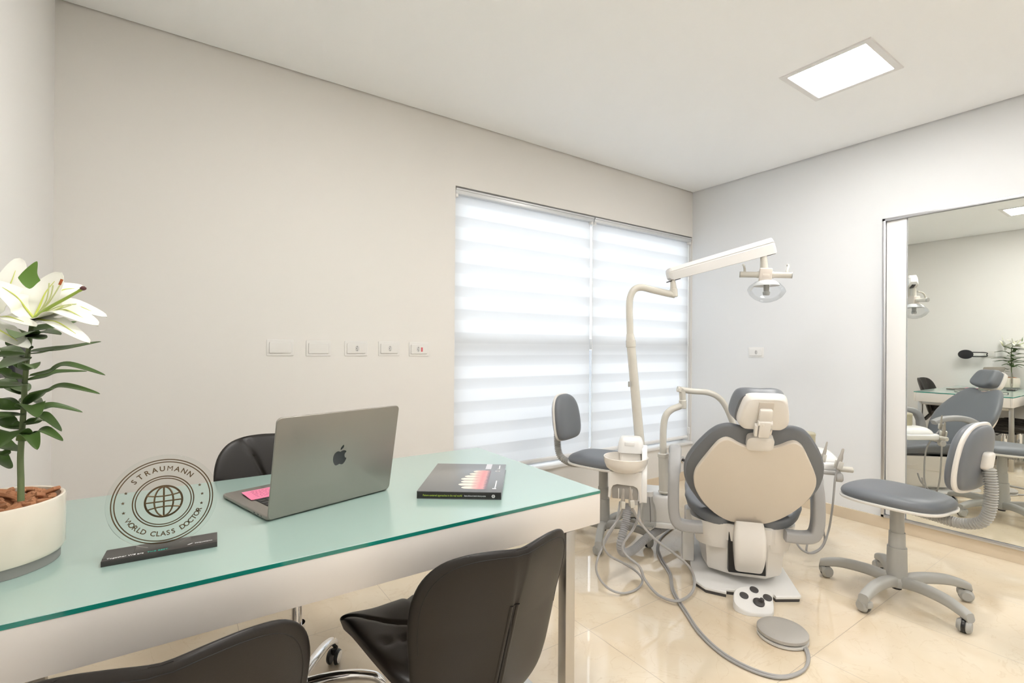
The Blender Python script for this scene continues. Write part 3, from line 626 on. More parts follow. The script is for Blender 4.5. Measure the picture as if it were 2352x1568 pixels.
# ================================================================== leather office chairs
def make_office_chair(name, label, loc, rot, seat_h, so=.025):
    t = thing(name, label, 'office chair', loc, rot, 'black leather chairs around the desk')
    S = seat_h; SS = S+so
    # back: polar cushion, wings bent forward, seams pressed in
    half = [(0, .333), (.06, .337), (.12, .335), (.168, .32), (.200, .285), (.214, .235), (.214, .18), (.207, .11), (.199, .05), (.189, -.01), (.168, -.06), (.125, -.09), (.06, -.103), (0, -.106)]
    o = smoothpts([(x, y, 0) for x, y in half[:-1]]+[(-x, y, 0) for x, y in half[::-1][:-1]], 4, True); o = [(p.x, p.y) for p in o]
    def seam(x, y, ax, ay, bx_, by_, wd=.007):
        d = Vector((bx_-ax, by_-ay)); L2 = d.length_squared; k = max(0, min(1, ((x-ax)*d.x+(y-ay)*d.y)/L2)); q = Vector((x-ax-d.x*k, y-ay-d.y*k)).length
        return math.exp(-(q/wd)**2)
    def back(x, y, z):
        g = 0
        if z > .004: g = max(seam(x, y, 0, .06, sx*.12, .335) for sx in (-1, 1)); g = max(g, max(seam(x, y, 0, .06, sx*.2, .19) for sx in (-1, 1)), seam(x, y, 0, .06, 0, -.1)); z -= .010*g
        elif z < -.004: g = seam(x, y, 0, .15, 0, .34, .004); z += .004*g
        bend = .065*(abs(x)/.2)**1.35
        yy = -.285-.10*y/.33+bend*(.55+.45*max(0, min(1, (y+.1)/.25)))
        return (x, yy+z, S+y+.03)
    b = MB(); b.pillow(o, -.020, .022, .5, 34, None, 0, back, 1, 3.2)
    # slit at the lower centre of the back
    sl = [(-.0015, y, -.0195) for y in [(.20-.27*i/12) for i in range(13)]]
    b.tube([Vector(back(x, y, z)) for x, y, z in sl], .0032, 8, 3, 1)
    for dx in (-.0085, .0085): b.tube([Vector(back(x+dx, y, -.0165)) for x, y, z in sl], .006, 10, 3, 0)
    cx_ = sum(p[0] for p in o)/len(o); cy_ = sum(p[1] for p in o)/len(o); n_ = len(o)
    rt = [p for p in o[:n_//2] if p[1] > .10]; lf = [p for p in o[n_//2:] if p[1] > .10]
    b.tube([Vector(back(cx_+(x-cx_)*.93, cy_+(y-cy_)*.93, -.0118)) for x, y in lf+rt], .0012, 5, 0, 1)
    b.obj('backrest', [LEATHER, STITCH], t, angle=75)
    hs = [(0, -.20), (.08, -.21), (.15, -.20), (.19, -.15), (.205, -.06), (.215, .05), (.222, .15), (.21, .2), (.17, .225), (.09, .232), (0, .235)]
    o2 = smoothpts([(x, y, 0) for x, y in hs]+[(-x, y, 0) for x, y in hs[::-1][1:-1]], 4, True); o2 = [(p.x, p.y) for p in o2]
    def seat(x, y, z):
        if z > .03: g = max(max(seam(x, y, 0, -.02, sx*.22, .17, .006), seam(x, y, 0, -.02, sx*.21, -.02, .006)) for sx in (-1, 1)); g = max(g, seam(x, y, 0, -.02, 0, .24, .006)); z -= .009*g
        lip = .035*max(0, (abs(x)-.10)/.11)**1.6*(1 if y < .1 else max(.35, 1-(y-.1)*3.5))
        return (x, y, SS-.055+z+lip-.016*max(0, (y-.12)/.11)**2)
    b = MB(); b.pillow(o2, 0, .055, .55, 30, None, 0, seat, 0, 3.0); b.obj('seat', [LEATHER, STITCH], t, angle=75)
    b = MB(); b.box((0, -.01, SS-.066), (.17, .2, .022), .006); b.obj('seat_plate', BLACK, t)
    b = MB()
    b.slab(roundrect(.19, .012, .004), -.16, .0, 0, TR(0, -.235, S-.02, R(-38), 0, 0)); b.obj('back_bracket', BLACK, t)
    b = MB(); b.cyl((0, 0, .09), (0, 0, .30), .025, n=24); b.cyl((0, 0, .30), (0, 0, SS-.075), .016, n=20); b.obj('gas_lift', CHROME, t)
    b = MB(); b.tube([(.03, 0, SS-.075), (.10, .01, SS-.08), (.15, .015, SS-.085)], .004, 8, 4); b.box((.165, .016, SS-.085), (.035, .016, .01), .004); b.obj('height_lever', BLACK, t)
    b = MB(); b.lathe([(.034, .075), (.038, .08), (.038, .118), (.03, .125)], 28); b.obj('hub', CHROME, t)
    for k in range(5):
        M = Matrix.Rotation(R(72*k+14), 4, 'Z')
        b = MB(); P = smoothpts([(.03, 0, .102), (.10, 0, .112), (.18, 0, .112), (.24, 0, .098), (.268, 0, .072)], 5)
        rs = []
        for i, p in enumerate(P):
            u = i/(len(P)-1); hh = .019-.006*u; ww = .019-.005*u
            tgt = (P[min(i+1, len(P)-1)]-P[max(i-1, 0)]).normalized(); up = Vector((-tgt.z, 0, tgt.x))
            rs.append([p+Vector((0, ww*math.cos(a), 0))+up*hh*math.sin(a) for a in [2*math.pi*j/16 for j in range(16)]])
        b.rings(rs, True, True, M); b.obj('base_arm', CHROME, t)
        c = MB(); M2 = M @ TR(.268, 0, 0)
        c.cyl((0, 0, .05), (0, 0, .078), .007, M=M2); c.box((0, 0, .046), (.03, .014, .024), .005, M2)
        cs = c.obj('caster', BLACK, t)
        for s in (-1, 1):
            c = MB(); c.cyl((-.006, s*.008, .0275), (-.006, s*.021, .0275), .027, .025, 24, M=M2, bev=.003); wv = c.obj('wheel', BLACK, cs)
            c = MB(); c.cyl((-.006, s*.0212, .0275), (-.006, s*.0225, .0275), .021, .019, 24, M=M2); c.obj('wheel_cap', CHROME, cs)
    return t
make_office_chair('office_chair', 'black leather office chair with a slit back, tucked under the desk near its right leg', (.606, 1.245, 0), R(2), .378)
make_office_chair('office_chair', 'black leather office chair cut by the bottom edge, in front of the award', (.0, 1.23, 0), R(-3), .366)
make_office_chair('office_chair', 'black leather office chair behind the laptop, facing the desk from the wall side', (.310, 1.650, 0), R(180), .482, .062)

# ================================================================== dental stools
def make_stool(label, loc, rot, lever_side, drop=0):
    t = thing('dental_stool', label, 'stool', loc, rot, 'grey wheeled dental stools')
    S = .518-drop
    hs = [(0, -.205), (.08, -.20), (.135, -.17), (.168, -.10), (.182, 0), (.185, .08), (.165, .15), (.12, .19), (.06, .205), (0, .208)]
    o = smoothpts([(x, y, 0) for x, y in hs]+[(-x, y, 0) for x, y in hs[::-1][1:-1]], 4, True); o = [(p.x, p.y) for p in o]
    b = MB(); b.pillow(o, S-.052, S, .72, 16, None, 0, None, 0, 3.4); b.obj('seat_cushion', VINYL, t)
    b = MB(); b.slab([(x*1.02, y*1.02) for x, y in o], S-.064, S-.050, .005); b.obj('seat_shell', WHITE, t)
    b = MB(); b.box((0, 0, S-.074), (.15, .17, .02), .006); b.obj('seat_plate', GREYP, t)
    # back
    hb = [(0, .155), (.06, .15), (.107, .125), (.138, .075), (.150, 0), (.148, -.07), (.13, -.115), (.09, -.135), (0, -.14)]
    ob = smoothpts([(x, y, 0) for x, y in hb]+[(-x, y, 0) for x, y in hb[::-1][1:-1]], 4, True); ob = [(p.x, p.y) for p in ob]
    def fn(off): return lambda x, y, z: (x, -.285+.55*x*x-.13*y+z+off, S+.20+y)
    b = MB(); b.pillow(ob, 0, .042, .75, 14, None, 0, fn(.006), 0, 3.2); b.obj('back_cushion', VINYL, t)
    b = MB(); b.slab([(x*1.03, y*1.03) for x, y in ob], -.008, .008, .006, None, 0, 4, fn(0)); b.obj('back_rim', WHITE, t)
    b = MB(); b.pillow([(x*.94, y*.94) for x, y in ob], 0, -.022, .8, 12, None, 0, fn(-.006), 0, 3.0); b.obj('back_panel', VINYL, t)
    b = MB(); b.slab(roundrect(.06, .075, .018), -.055, -.02, .012, None, 0, 4, fn(0)); b.obj('back_mount', WHITE, t)
    b = MB(); b.bellows([(0, -.02, S-.084), (0, -.14, S-.088), (0, -.24, S-.09), (0, -.315, S-.05), (0, -.335, S+.06), (0, -.328, S+.17)], .0210, .0026, .0105); b.obj('bellows', GREYP, t, angle=20)
    b = MB(); b.cyl((0, 0, .09), (0, 0, .24), .0415, .0385, 28); b.obj('column', GREYP, t)
    b = MB(); b.cyl((0, 0, .235), (0, 0, .31), .0335, .032, 28); b.obj('column_sleeve', GREYP, t)
    b = MB(); b.cyl((0, 0, .305), (0, 0, S-.08), .0285, .0275, 28); b.obj('column_tip', GREYP, t)
    b = MB(); b.lathe([(.03, .052), (.045, .058), (.050, .085), (.043, .10), (.04, .102)], 28); b.cyl((0, 0, .04), (0, 0, .055), .02, mi=1); b.obj('hub', [GREYP, BLACK], t)
    s = lever_side
    b = MB(); b.tube([(s*.05, .03, S-.082), (s*.11, .06, S-.088), (s*.15, .075, S-.11)], .0045, 8, 4); b.slab(roundrect(.045, .02, .009), -.003, .003, .002, TR(s*.165, .08, S-.118, 0, s*R(35), R(25*s))); b.obj('height_lever', GREYD, t)
    for k in range(5):
        M = Matrix.Rotation(R(72*k+STOOL_A), 4, 'Z')
        b = MB(); P = smoothpts([(.035, 0, .082), (.11, 0, .096), (.21, 0, .096), (.275, 0, .082), (.312, 0, .068)], 5); rs = []
        for i, p in enumerate(P):
            u = i/(len(P)-1); hh = .026-.007*u; ww = .022-.002*u
            rs.append([(p.x+(.0 if zz > 0 else .004*u), yy*ww, p.z+zz*hh) for yy, zz in [(x/.5*.5*2, y*2) for x, y in roundrect(1, 1, .32, 4)]])
        b.rings(rs, True, True, M); b.obj('base_arm', GREYP, t)
        M2 = M @ TR(.292, 0, 0) @ Matrix.Rotation(R(35+40*k), 4, 'Z')
        c = MB(); c.cyl((0, 0, .045), (0, 0, .07), .008, M=M2); c.lathe([(.028, -.006), (.029, .0), (.028, .006)], 24, M2 @ TR(-.008, 0, .029, R(90), 0, 0)); cs = c.obj('caster', [BLACK], t)
        for sd in (-1, 1):
            c = MB(); c.cyl((-.008, sd*.006, .029), (-.008, sd*.024, .029), .0285, .023, 24, M=M2, bev=.004); c.obj('wheel', GREYP, cs)
        c = MB(); c.box((.012, 0, .042), (.026, .036, .03), .008, M2); c.obj('hood', GREYP, cs)
    return t
STOOL_A = 0
STOOL_A = 110
make_stool('grey dental stool with bellows back arm in front of the mirror', (2.835, .862, 0), R(-7), 1, .0)
STOOL_A = 20
make_stool('grey dental stool by the window behind the spittoon', (2.19, 2.17, 0), R(200), -1, .0)

# ================================================================== dental chair
HD = 50
CO = Vector((2.253, 1.276, 0))
def C2W(v, u, z): return CO+Vector((math.cos(R(HD)), -math.sin(R(HD)), 0))*v+Vector((math.sin(R(HD)), math.cos(R(HD)), 0))*u+Vector((0, 0, z))
t = thing('dental_chair', 'reclined grey dental chair with a beige back panel facing the window corner', 'dental chair', CO, R(-HD))
CH = t
b = MB(); o = [(.225, -.015), (.235, 0), (.225, .75), (.18, 1.0), (-.18, 1.0), (-.225, .75), (-.24, .03), (-.19, -.045), (-.098, -.066), (-.094, -.034), (.112, -.030), (.118, -.048)]
b.slab(o, .014, .030, .006); b.obj('base_plate', WHITE2, t)
b = MB(); b.slab(inset(o, .006), 0, .015, .001); b.obj('rubber_foot', DARK, t)
def body(z, k, kv=1):
    q = [(-.195, .20), (-.18, .10), (-.055, .035), (.10, .035), (.185, .10), (.20, .20), (.19, .62), (-.19, .62)]
    return [(x*k*kv+.005, .3+(y-.3)*k, z) for x, y in q]
b = MB(); b.rings([body(.031, .60), body(.055, .66), body(.058, .90), body(.075, .94), body(.235, 1.0), body(.237, 1.04, 1.03), body(.31, 1.06, 1.04), body(.318, 1.03)], True, True); b.obj('body', WHITE, t, angle=30)
b = MB(); b.box((.008, .050, .195), (.168, .04, .225), .004); b.obj('arm_slot', BLACK, t)
# link arm from backrest to body
b = MB()
P = smoothpts([(0, .022, .338), (0, .008, .30), (0, .0, .25), (0, .006, .18), (0, .036, .122)], 6); rs = []
for i, p in enumerate(P):
    u = i/(len(P)-1); tgt = (P[min(i+1, len(P)-1)]-P[max(i-1, 0)]).normalized(); up = Vector((0, -tgt.z, tgt.y)) 
    ww = .060+.010*math.sin(math.pi*u)
    rs.append([p+Vector((x*ww*2+.012, 0, 0))+up*y*.075 for x, y in roundrect(1, 1, .16, 4)])
b.rings(rs, True, True); b.obj('back_arm', WHITE, t, angle=50)
# seat and legrest
hs = [(.05, .05), (.10, .02), (.19, .03), (.252, .08), (.27, .14), (.262, .25), (.25, .45), (.22, .8), (.20, 1.1), (.17, 1.22), (.09, 1.26)]
o = smoothpts([(x, y, 0) for x, y in hs]+[(-x, y, 0) for x, y in hs[::-1]], 4, True); o = [(p.x, p.y) for p in o]
def seatf(x, y, z):
    s_ = max(0, (abs(x)-.12)/.14)
    return (x, y, z+.055*s_*s_*(1 if y < .35 else max(0, 1-(y-.35)*2.2))-.02*max(0, y-.6))
b = MB(); b.pillow(o, .312, .40, .65, 22, None, 0, seatf, 0, 3.4); b.obj('seat_cushion', VINYL, t)
b = MB(); b.rings([[(x*.8, .25+(y-.25)*.86, .19+.06*max(0, y-.2)) for x, y in o], [(x*.86, .25+(y-.25)*.93, .25) for x, y in o], [(x*.9, .25+(y-.25)*.95, .318-.02*max(0, y-.6)) for x, y in o]], True, True); b.obj('seat_base', WHITE, t, angle=50)
# backrest
tv = Vector((0, -.27, .41)).normalized(); nv = Vector((1, 0, 0)).cross(tv); nv = -nv if nv.y < 0 else nv   # forward normal
MBK = basis(Vector((0, -.02, .42)), (1, 0, 0), tv, nv)
outer = [(0, .474), (.03, .480), (.065, .492), (.10, .503), (.13, .505), (.165, .490), (.19, .465), (.213, .432), (.25, .366), (.278, .300), (.292, .245), (.294, .19), (.287, .13), (.268, .075), (.238, .02), (.205, -.03), (.165, -.07), (.12, -.098), (.07, -.113), (0, -.121)]
inner = [(0, .400), (.045, .405), (.08, .420), (.11, .440), (.135, .445), (.158, .430), (.175, .405), (.20, .353), (.235, .275), (.25, .225), (.252, .17), (.238, .105), (.2, .025), (.146, -.045), (.085, -.09), (.03, -.103)]
def sym(h): 
    q = h[1:] if h[0][0] == 0 else h; q2 = q[:-1] if q[-1][0] == 0 else q
    pts = ([h[0]] if h[0][0] == 0 else [])+q2+([h[-1]] if h[-1][0] == 0 else [])+[(-x, y) for x, y in q2[::-1]]
    s_ = smoothpts([(x, y, 0) for x, y in pts], 3, True); return [(p.x, p.y) for p in s_]
oo, oi = sym(outer), sym(inner)
def bkf(x, y, z): return (x, y, z+.25*x*x*(1 if z > .02 else .35))
b = MB(); b.pillow(oo, .002, .068, .55, 26, MBK, 0, lambda x, y, z: bkf(x, y-.42*max(0, z-.02), z), 1, 3.0); b.obj('backrest_cushion', VINYL, t)
b = MB(); b.slab(oi, -.012, .012, .006, MBK, 0, 4); b.obj('back_panel', PANELB, t, label='smooth beige back panel')
# headrest
hv = Vector((0, -.16, .30)).normalized(); hn = Vector((0, hv.z, -hv.y))
MH = basis(Vector((0, -.335, .93)), (1, 0, 0), hv, hn)
oh = sym([(0, .078), (.05, .077), (.082, .065), (.098, .035), (.108, -.02), (.108, -.055), (.092, -.078), (.05, -.09), (0, -.092)])
b = MB(); b.pillow(oh, .006, .075, .62, 18, MH, 0, lambda x, y, z: (x-.008-.16*z, y-.1*z, z+2.2*x*x*(z > .03)), 0, 3.2); b.obj('headrest_cushion', VINYL, t)
b = MB()
oh2 = sym([(0, .072), (.05, .072), (.074, .063), (.087, .035), (.10, -.03), (.098, -.066), (.078, -.088), (.05, -.092)])
b.rings([[(x, y, .012) for x, y in oh2], [(x, y, .0) for x, y in inset(oh2, .002)], [(x*.93, y*.95, -.022) for x, y in oh2], [(x*.86, y*.9, -.028) for x, y in oh2]], True, True, MH); b.obj('headrest_shell', WHITE, t, angle=50)
b = MB(); b.box((0, .005, -.029), (.056, .10, .008), .003, MH); b.obj('shell_recess', mat('recess_beige', (.62, .56, .49), .5), t)
b = MB(); b.box((0, -.005, -.040), (.050, .065, .022), .008, MH); b.cyl((-.027, -.038, -.046), (.027, -.038, -.046), .012, M=MH); b.box((-.009, -.040, -.057), (.008, .012, .006), .001, MH); b.obj('headrest_clamp', WHITE, t)
b = MB(); b.box((0, -.065, -.048), (.044, .08, .022), .006, MH); b.box((-.03, -.075, -.042), (.012, .055, .026), .004, MH); b.obj('headrest_bracket', WHITE, t)
b = MB(); b.cyl((.03, -.075, -.035), (.03, -.105, -.03), .005, M=MH); b.obj('headrest_rod', CHROME, t)
b = MB()
b.rings([[(x, y+.0, -.02) for x, y in roundrect(.105, .075, .022, 5, 0, .435)], [(x, y, .012) for x, y in roundrect(.105, .075, .022, 5, 0, .435)]], True, True, MBK)
b.rings([[(x, y, -.028) for x, y in roundrect(.08, .055, .018, 5, 0, .435)], [(x, y, -.02) for x, y in roundrect(.105, .075, .022, 5, 0, .435)]], True, False, MBK); b.obj('headrest_socket', WHITE, t, angle=50)
# armrests
for s in (-1, 1):
    b = MB()
    SH = -.034 if s > 0 else 0
    P = smoothpts([(s*.20, .0, .302), (s*.265, .0, .300), (s*.315, .0, .312), (s*.333, .0, .36), (s*.336, .0, .44), (s*.334, .012, .53), (s*.328, .05, .60), (s*.320, .13, .635), (s*.315, .26, .63), (s*.315, .34, .60)], 5); rs = []
    up0 = Vector((0, 1, 0))
    for i, p in enumerate(P):
        u = i/(len(P)-1); tgt = (P[min(i+1, len(P)-1)]-P[max(i-1, 0)]).normalized()
        side = Vector((0, 1, 0)) if u < .55 else Vector((0, 1, 0)).lerp(Vector((0, 0, -1)), min(1, (u-.55)/.25)).normalized()
        side = (side-tgt*side.dot(tgt)).normalized(); oth = tgt.cross(side)
        w1 = .062 if u < .5 else .062-.026*min(1, (u-.5)*2.2); w2 = .052 if u < .6 else .06
        rs.append([p+Vector((SH, 0, 0))+oth*x*w2+side*y*w1 for x, y in roundrect(1, 1, .22, 3)])
    b.rings(rs, True, True); b.obj('armrest', GREYD, t, angle=50)
# support stub beside the body
b = MB(); b.box((-.245, .28, .115), (.06, .09, .17), .006); b.box((-.2, .28, .26), (.12, .09, .1), .01); b.obj('side_stub', WHITE2, t)

# ================================================================== spittoon unit, on the chair's left
SPU = thing('spittoon_unit', 'white spittoon unit with a round bowl between the desk and the dental chair', 'spittoon', C2W(-.45, .35, 0), R(-HD))
t = SPU
MC = Matrix.Translation(CO) @ Matrix.Rotation(R(-HD), 4, 'Z')
def CB(): return MB()
b = MB(); b.box((-.395, .415, .270), (.21, .23, .16), .02, MC, seg=3); b.box((-.395, .40, .185), (.17, .22, .03), .005, MC); b.obj('unit_box', WHITE2, t, world=True)
lp = MC.inverted() @ at(1470, 1040, 2.65)
b = MB(); b.box((lp.x-.027, lp.y+.035, .455), (.05, .12, .27), .012, MC, seg=3); b.box((lp.x-.005, lp.y+.02, .582), (.085, .11, .024), .008, MC); b.obj('unit_column', WHITE2, t, world=True)
b = MB()
o = [(-.655, .42), (-.65, .55), (-.49, .556), (-.488, .405), (-.50, .40), (-.503, .455), (-.512, .475), (-.53, .483), (-.61, .487), (-.63, .48), (-.640, .46), (-.642, .415)]
b.slab([(x, y) for x, y in o], -.16, .035, .003, MC @ basis((0, 0, 0), (1, 0, 0), (0, 0, 1), (0, -1, 0))); b.box((-.57, .11, .50), (.15, .12, .10), .006, MC); b.obj('unit_head', WHITE, t, world=True)
b = MB(); b.box((-.572, -.012, .447), (.128, .02, .072), .004, MC)
b.obj('holder_plate', mat('holder_grey', (.36, .34, .31), .5), t, world=True)
for v_ in (-.602, -.536):
    b = MB(); b.box((v_, -.028, .44), (.004, .012, .05), .001, MC); b.obj('holder_fin', WHITE, t, world=True)
b = MB(); o = smoothpts([(-.03, .405, 0), (-.032, .52, 0), (.0, .575, 0), (.06, .655, 0), (.12, .665, 0), (.152, .64, 0), (.148, .55, 0), (.11, .47, 0), (.05, .42, 0)], 4, True)
b.slab([(p.x, p.y) for p in o], -.015, .012, .004, MC @ basis((-.475, 0, 0), (0, 1, 0), (0, 0, 1), (1, 0, 0))); b.obj('side_panel', WHITE2, t, world=True)
BC = at(1437, 1048, 2.5)
b = MB(); b.lathe([(.03, -.075), (.075, -.072), (.098, -.055), (.110, -.025), (.113, .0), (.110, .002), (.107, .0), (.100, -.028), (.08, -.052), (.03, -.062), (.012, -.064)], 56, Matrix.Translation(BC)); b.obj('bowl', IVW := mat('ivory_bowl', (.83, .78, .71), .22, coat=.5), t, world=True)
b = MB(); b.lathe([(.006, 0), (.014, .0), (.014, .003), (.006, .003)], 20, Matrix.Translation(BC+Vector((0, 0, -.064)))); b.obj('drain', STEEL, t, world=True)
b = MB(); q = MC.inverted() @ at(1449, 1021, 2.57)
def rr(w, h, z, dy=0): return [(x, y+dy, z) for x, y in roundrect(w, h, min(w, h)*.28, 5)]
b.rings([rr(.132, .10, -.036), rr(.134, .102, -.02), rr(.126, .094, .012), rr(.112, .078, .036), rr(.095, .06, .044)], True, True, MC @ Matrix.Translation(q)); b.box((-.005, -.049, .012), (.05, .006, .02), .004, MC @ Matrix.Translation(q)); b.obj('cup_filler_cap', WHITE2, t, world=True)
b = MB(); b.box((q.x, q.y+.01, q.z-.10), (.11, .08, .12), .01, MC); b.obj('cap_neck', WHITE, t, world=True)
# drain hoses on the floor
b = MB(); b.bellows([fl(1444, 1156, 2.52), fl(1437, 1200, 2.50), fl(1426, 1245, 2.46, .026), fl(1431, 1268, 2.5, .026), fl(1455, 1262, 2.6, .026), fl(1490, 1232, 2.7, .026), fl(1535, 1205, 2.85, .026), fl(1560, 1190, 2.9, .03)], .020, .0022, .011, 14); b.obj('suction_hose', mat('corrugated_grey_hose', (.46, .46, .47), .45), t, world=True, angle=20)
b = MB(); b.bellows([fl(1500, 1185, 2.95, .022), fl(1525, 1190, 2.98, .022), fl(1560, 1202, 3.0, .022)], .019, .0022, .011, 14); b.obj('drain_hose', mat('corrugated_dark_hose', (.09, .095, .10), .45), t, world=True, angle=20, label='short dark corrugated hose')

# handpieces hanging at the spittoon, each with its hose
def handpiece(name, label, top, bot, d, hose, group='suction handpieces on the spittoon', hm=GREYH, r=.010, hr=.0055, fz=None):
    P, Q = at(*top, d), at(*bot, d)
    t = thing(name, label, 'handpiece', Q, 0, group)
    b = MB(); A = Matrix.Translation(Q) @ (P-Q).to_track_quat('Z', 'Y').to_matrix().to_4x4(); L = (P-Q).length
    b.lathe([(r*.6, 0), (r*.9, L*.06), (r, L*.3), (r*.95, L*.55), (r*.6, L*.75), (r*.5, L*.95), (r*.25, L)], 18, A); b.obj('handle', mat('taupe_metal', (.46, .42, .37), .35, .3), t, world=True)
    for s in (-1, 1):
        b = MB(); b.box((s*r*1.25, 0, L*.22), (r*.9, r*2, L*.36), r*.3, A); b.obj('valve', IVORY, t, world=True)
    b = MB(); b.tube([Q]+[fl(px_, py_, dd, fz or hr+.002) for px_, py_, dd in hose], hr, 8, 6); b.obj('hose', hm, t, world=True)
    return t
handpiece('suction_handpiece', 'thin saliva ejector handpiece at the left of the spittoon front', (1432, 1122), (1430, 1168), 2.37,
          [(1421, 1190, 2.40), (1398, 1222, 2.38), (1386, 1248, 2.36), (1398, 1274, 2.36), (1430, 1292, 2.40), (1462, 1312, 2.42), (1476, 1333, 2.40), (1462, 1353, 2.36), (1430, 1362, 2.3), (1396, 1350, 2.3), (1372, 1318, 2.32), (1372, 1285, 2.34), (1392, 1240, 2.38), (1412, 1205, 2.42), (1420, 1178, 2.46), (1424, 1152, 2.5)])
handpiece('suction_handpiece', 'thick suction handpiece at the right of the spittoon front', (1447, 1118), (1452, 1166), 2.36,
          [(1468, 1196, 2.38), (1500, 1234, 2.36), (1545, 1268, 2.36), (1580, 1298, 2.36), (1595, 1330, 2.36), (1588, 1362, 2.34), (1555, 1380, 2.3), (1512, 1366, 2.3), (1482, 1332, 2.34), (1468, 1300, 2.36), (1440, 1276, 2.38), (1430, 1252, 2.4), (1456, 1212, 2.42), (1467, 1180, 2.46), (1468, 1152, 2.5)], r=.011, hr=.0065, fz=.022)

# water bottle hanging beside the unit
Q = at(1490, 1212, 2.66); BZ = Matrix.Translation(Q) @ Matrix.Diagonal((.88, .88, .78, 1))
t = thing('water_bottle', 'clear plastic water bottle beneath the spittoon', 'bottle', Q)
b = MB(); b.lathe([(.010, .0), (.034, .004), (.044, .02), (.046, .06), (.044, .12), (.036, .165), (.026, .19), (.024, .215), (.024, .23)], 36, BZ, cap1=False); b.obj('bottle_wall', BOTTLE, t, world=True)
b = MB(); b.lathe([(.012, .002), (.026, .006), (.03, .018), (.014, .024), (.004, .03)], 24, BZ); b.obj('bottle_foot', CLEAR, t, world=True)
b = MB(); b.cyl((0, 0, .228), (0, 0, .26), .027, M=BZ); b.obj('cap', WHITE2, t, world=True)
b = MB(); b.tube([(0, 0, .23), (.008, -.004, .14), (.012, -.004, .04)], .0018, 6, 5, M=BZ); b.obj('dip_tube', DARK, t, world=True)

# ================================================================== dental lamp
D0 = 2.65
t = thing('dental_lamp', 'ivory dental lamp on a tall bent post in front of the blinds', 'dental lamp', at(1471, 1041, D0))
b = MB(); b.cyl(at(1471.5, 1038.5, D0), at(1449, 790, D0), .026, .0235, 24); b.obj('post', IVORY, t, world=True)
b = MB(); b.cyl(at(1449.5, 798, D0), at(1448.5, 780, D0), .0265, .0265, 24, bev=.004); b.cyl(at(1448.5, 782, D0), at(1447, 766, D0), .025, .0195, 24); b.obj('collar', IVORY, t, world=True)
b = MB(); b.tube([at(1447.5, 770, D0), at(1446.5, 740, D0), at(1445.5, 710, D0), at(1447.5, 683, D0), at(1457, 665, D0), at(1474, 660, D0), at(1500, 666, D0), at(1530, 673, D0), at(1550, 677, D0)], .0185, 20, 7); b.obj('bent_tube', IVORY, t, world=True)
b = MB(); b.box(at(1445, 882, D0-.02), (.01, .01, .03), .003); b.obj('switch', GREYP, t, world=True)
b = MB(); b.cyl(at(1548, 682, D0), at(1547, 662, D0), .021, .020, 20, bev=.004); b.cyl(at(1547, 664, D0), at(1545, 640, D0), .018, .0125, 20); b.obj('pivot', IVORY, t, world=True)
A0, A1 = at(1533, 632, D0), at(1776, 564, 2.70)
Av = (A1-A0).normalized(); side = Av.cross(Vector((0, 0, 1))).normalized(); upv = side.cross(Av)
b = MB(); rs = []; L = (A1-A0).length
for u, kx, kz in ((0, .55, .45), (.008, .8, .72), (.03, 1, .95), (.3, 1, 1.05), (.95, 1.08, 1.24), (.97, 1.1, 1.26), (.985, 1.0, 1.1), (1.0, .6, .6)):
    rs.append([A0+Av*(L*u)+side*(x*.062*kx)+upv*(y*.072*kz) for x, y in ((.5, -.5), (.5, .12), (.47, .15), (.47, .2), (.5, .22), (.36, .5), (-.36, .5), (-.5, .22), (-.47, .2), (-.47, .15), (-.5, .12), (-.5, -.5))])
b.rings(rs, True, True); b.obj('swing_arm', mat('arm_white', (.70, .685, .665), .35), t, world=True, angle=25)
for u in (.04, .935):
    b = MB(); b.box((0, 0, 0), (.075, .026, .006), .002, basis(A0+Av*(L*u)-upv*(.036 if u < .5 else .0445), Av, side, upv)); b.obj('arm_slot', DARK, t, world=True)
D1 = 2.68
b = MB(); b.cyl(at(1753, 574, D1), at(1755, 618, D1), .0155, .021, 20); b.obj('stem', IVORY, t, world=True)
hp = at(1758, 631, D1); hm_ = Matrix.Translation(hp) @ Matrix.Rotation(R(-58), 4, 'Z') @ Matrix.Rotation(R(4), 4, 'Y')
b = MB(); b.box((0, 0, -.004), (.064, .056, .078), .007, hm_, seg=3); b.box((.002, -.029, -.008), (.034, .004, .018), .002, hm_); b.obj('head_block', mat('warm_ivory', (.72, .65, .58), .35), t, world=True)
b = MB(); b.cyl((-.128, 0, 0), (.128, 0, 0), .0165, n=20, M=hm_); b.cyl((-.042, 0, 0), (.042, 0, 0), .0185, n=20, M=hm_); b.obj('handle_bar', IVORY, t, world=True)
for s in (-1, 1):
    b = MB(); b.cyl((s*.124, 0, 0), (s*.131, 0, 0), .0175, n=20, M=hm_, bev=.002); b.obj('bar_cap', GREYP, t, world=True)
for s in (-1, 1):
    b = MB(); b.tube([(s*.105, -.004, .008), (s*.106, .004, .03), (s*.112, .03, .055), (s*.112, .075, .066)], .0065, 10, 5, M=hm_, rfun=lambda u: .0075-.002*u+(.0025 if u > .93 else 0)); b.obj('grip', IVORY, t, world=True)
lc = at(1760, 668, D1)
b = MB(); b.lathe([(.030, .058), (.060, .048), (.088, .022), (.097, .002), (.094, -.006), (.080, -.030), (.055, -.050), (.025, -.062), (.008, -.065), (.001, -.065)], 40, Matrix.Translation(lc) @ Matrix.Rotation(R(6), 4, 'X')); b.obj('lens', LENS, t, world=True)
b = MB(); b.lathe([(.026, .060), (.045, .054), (.062, .040), (.066, .028), (.060, .028), (.04, .044), (.024, .05)], 36, Matrix.Translation(lc)); b.obj('reflector', mat('lamp_reflector', (.8, .8, .8), .35), t, world=True)
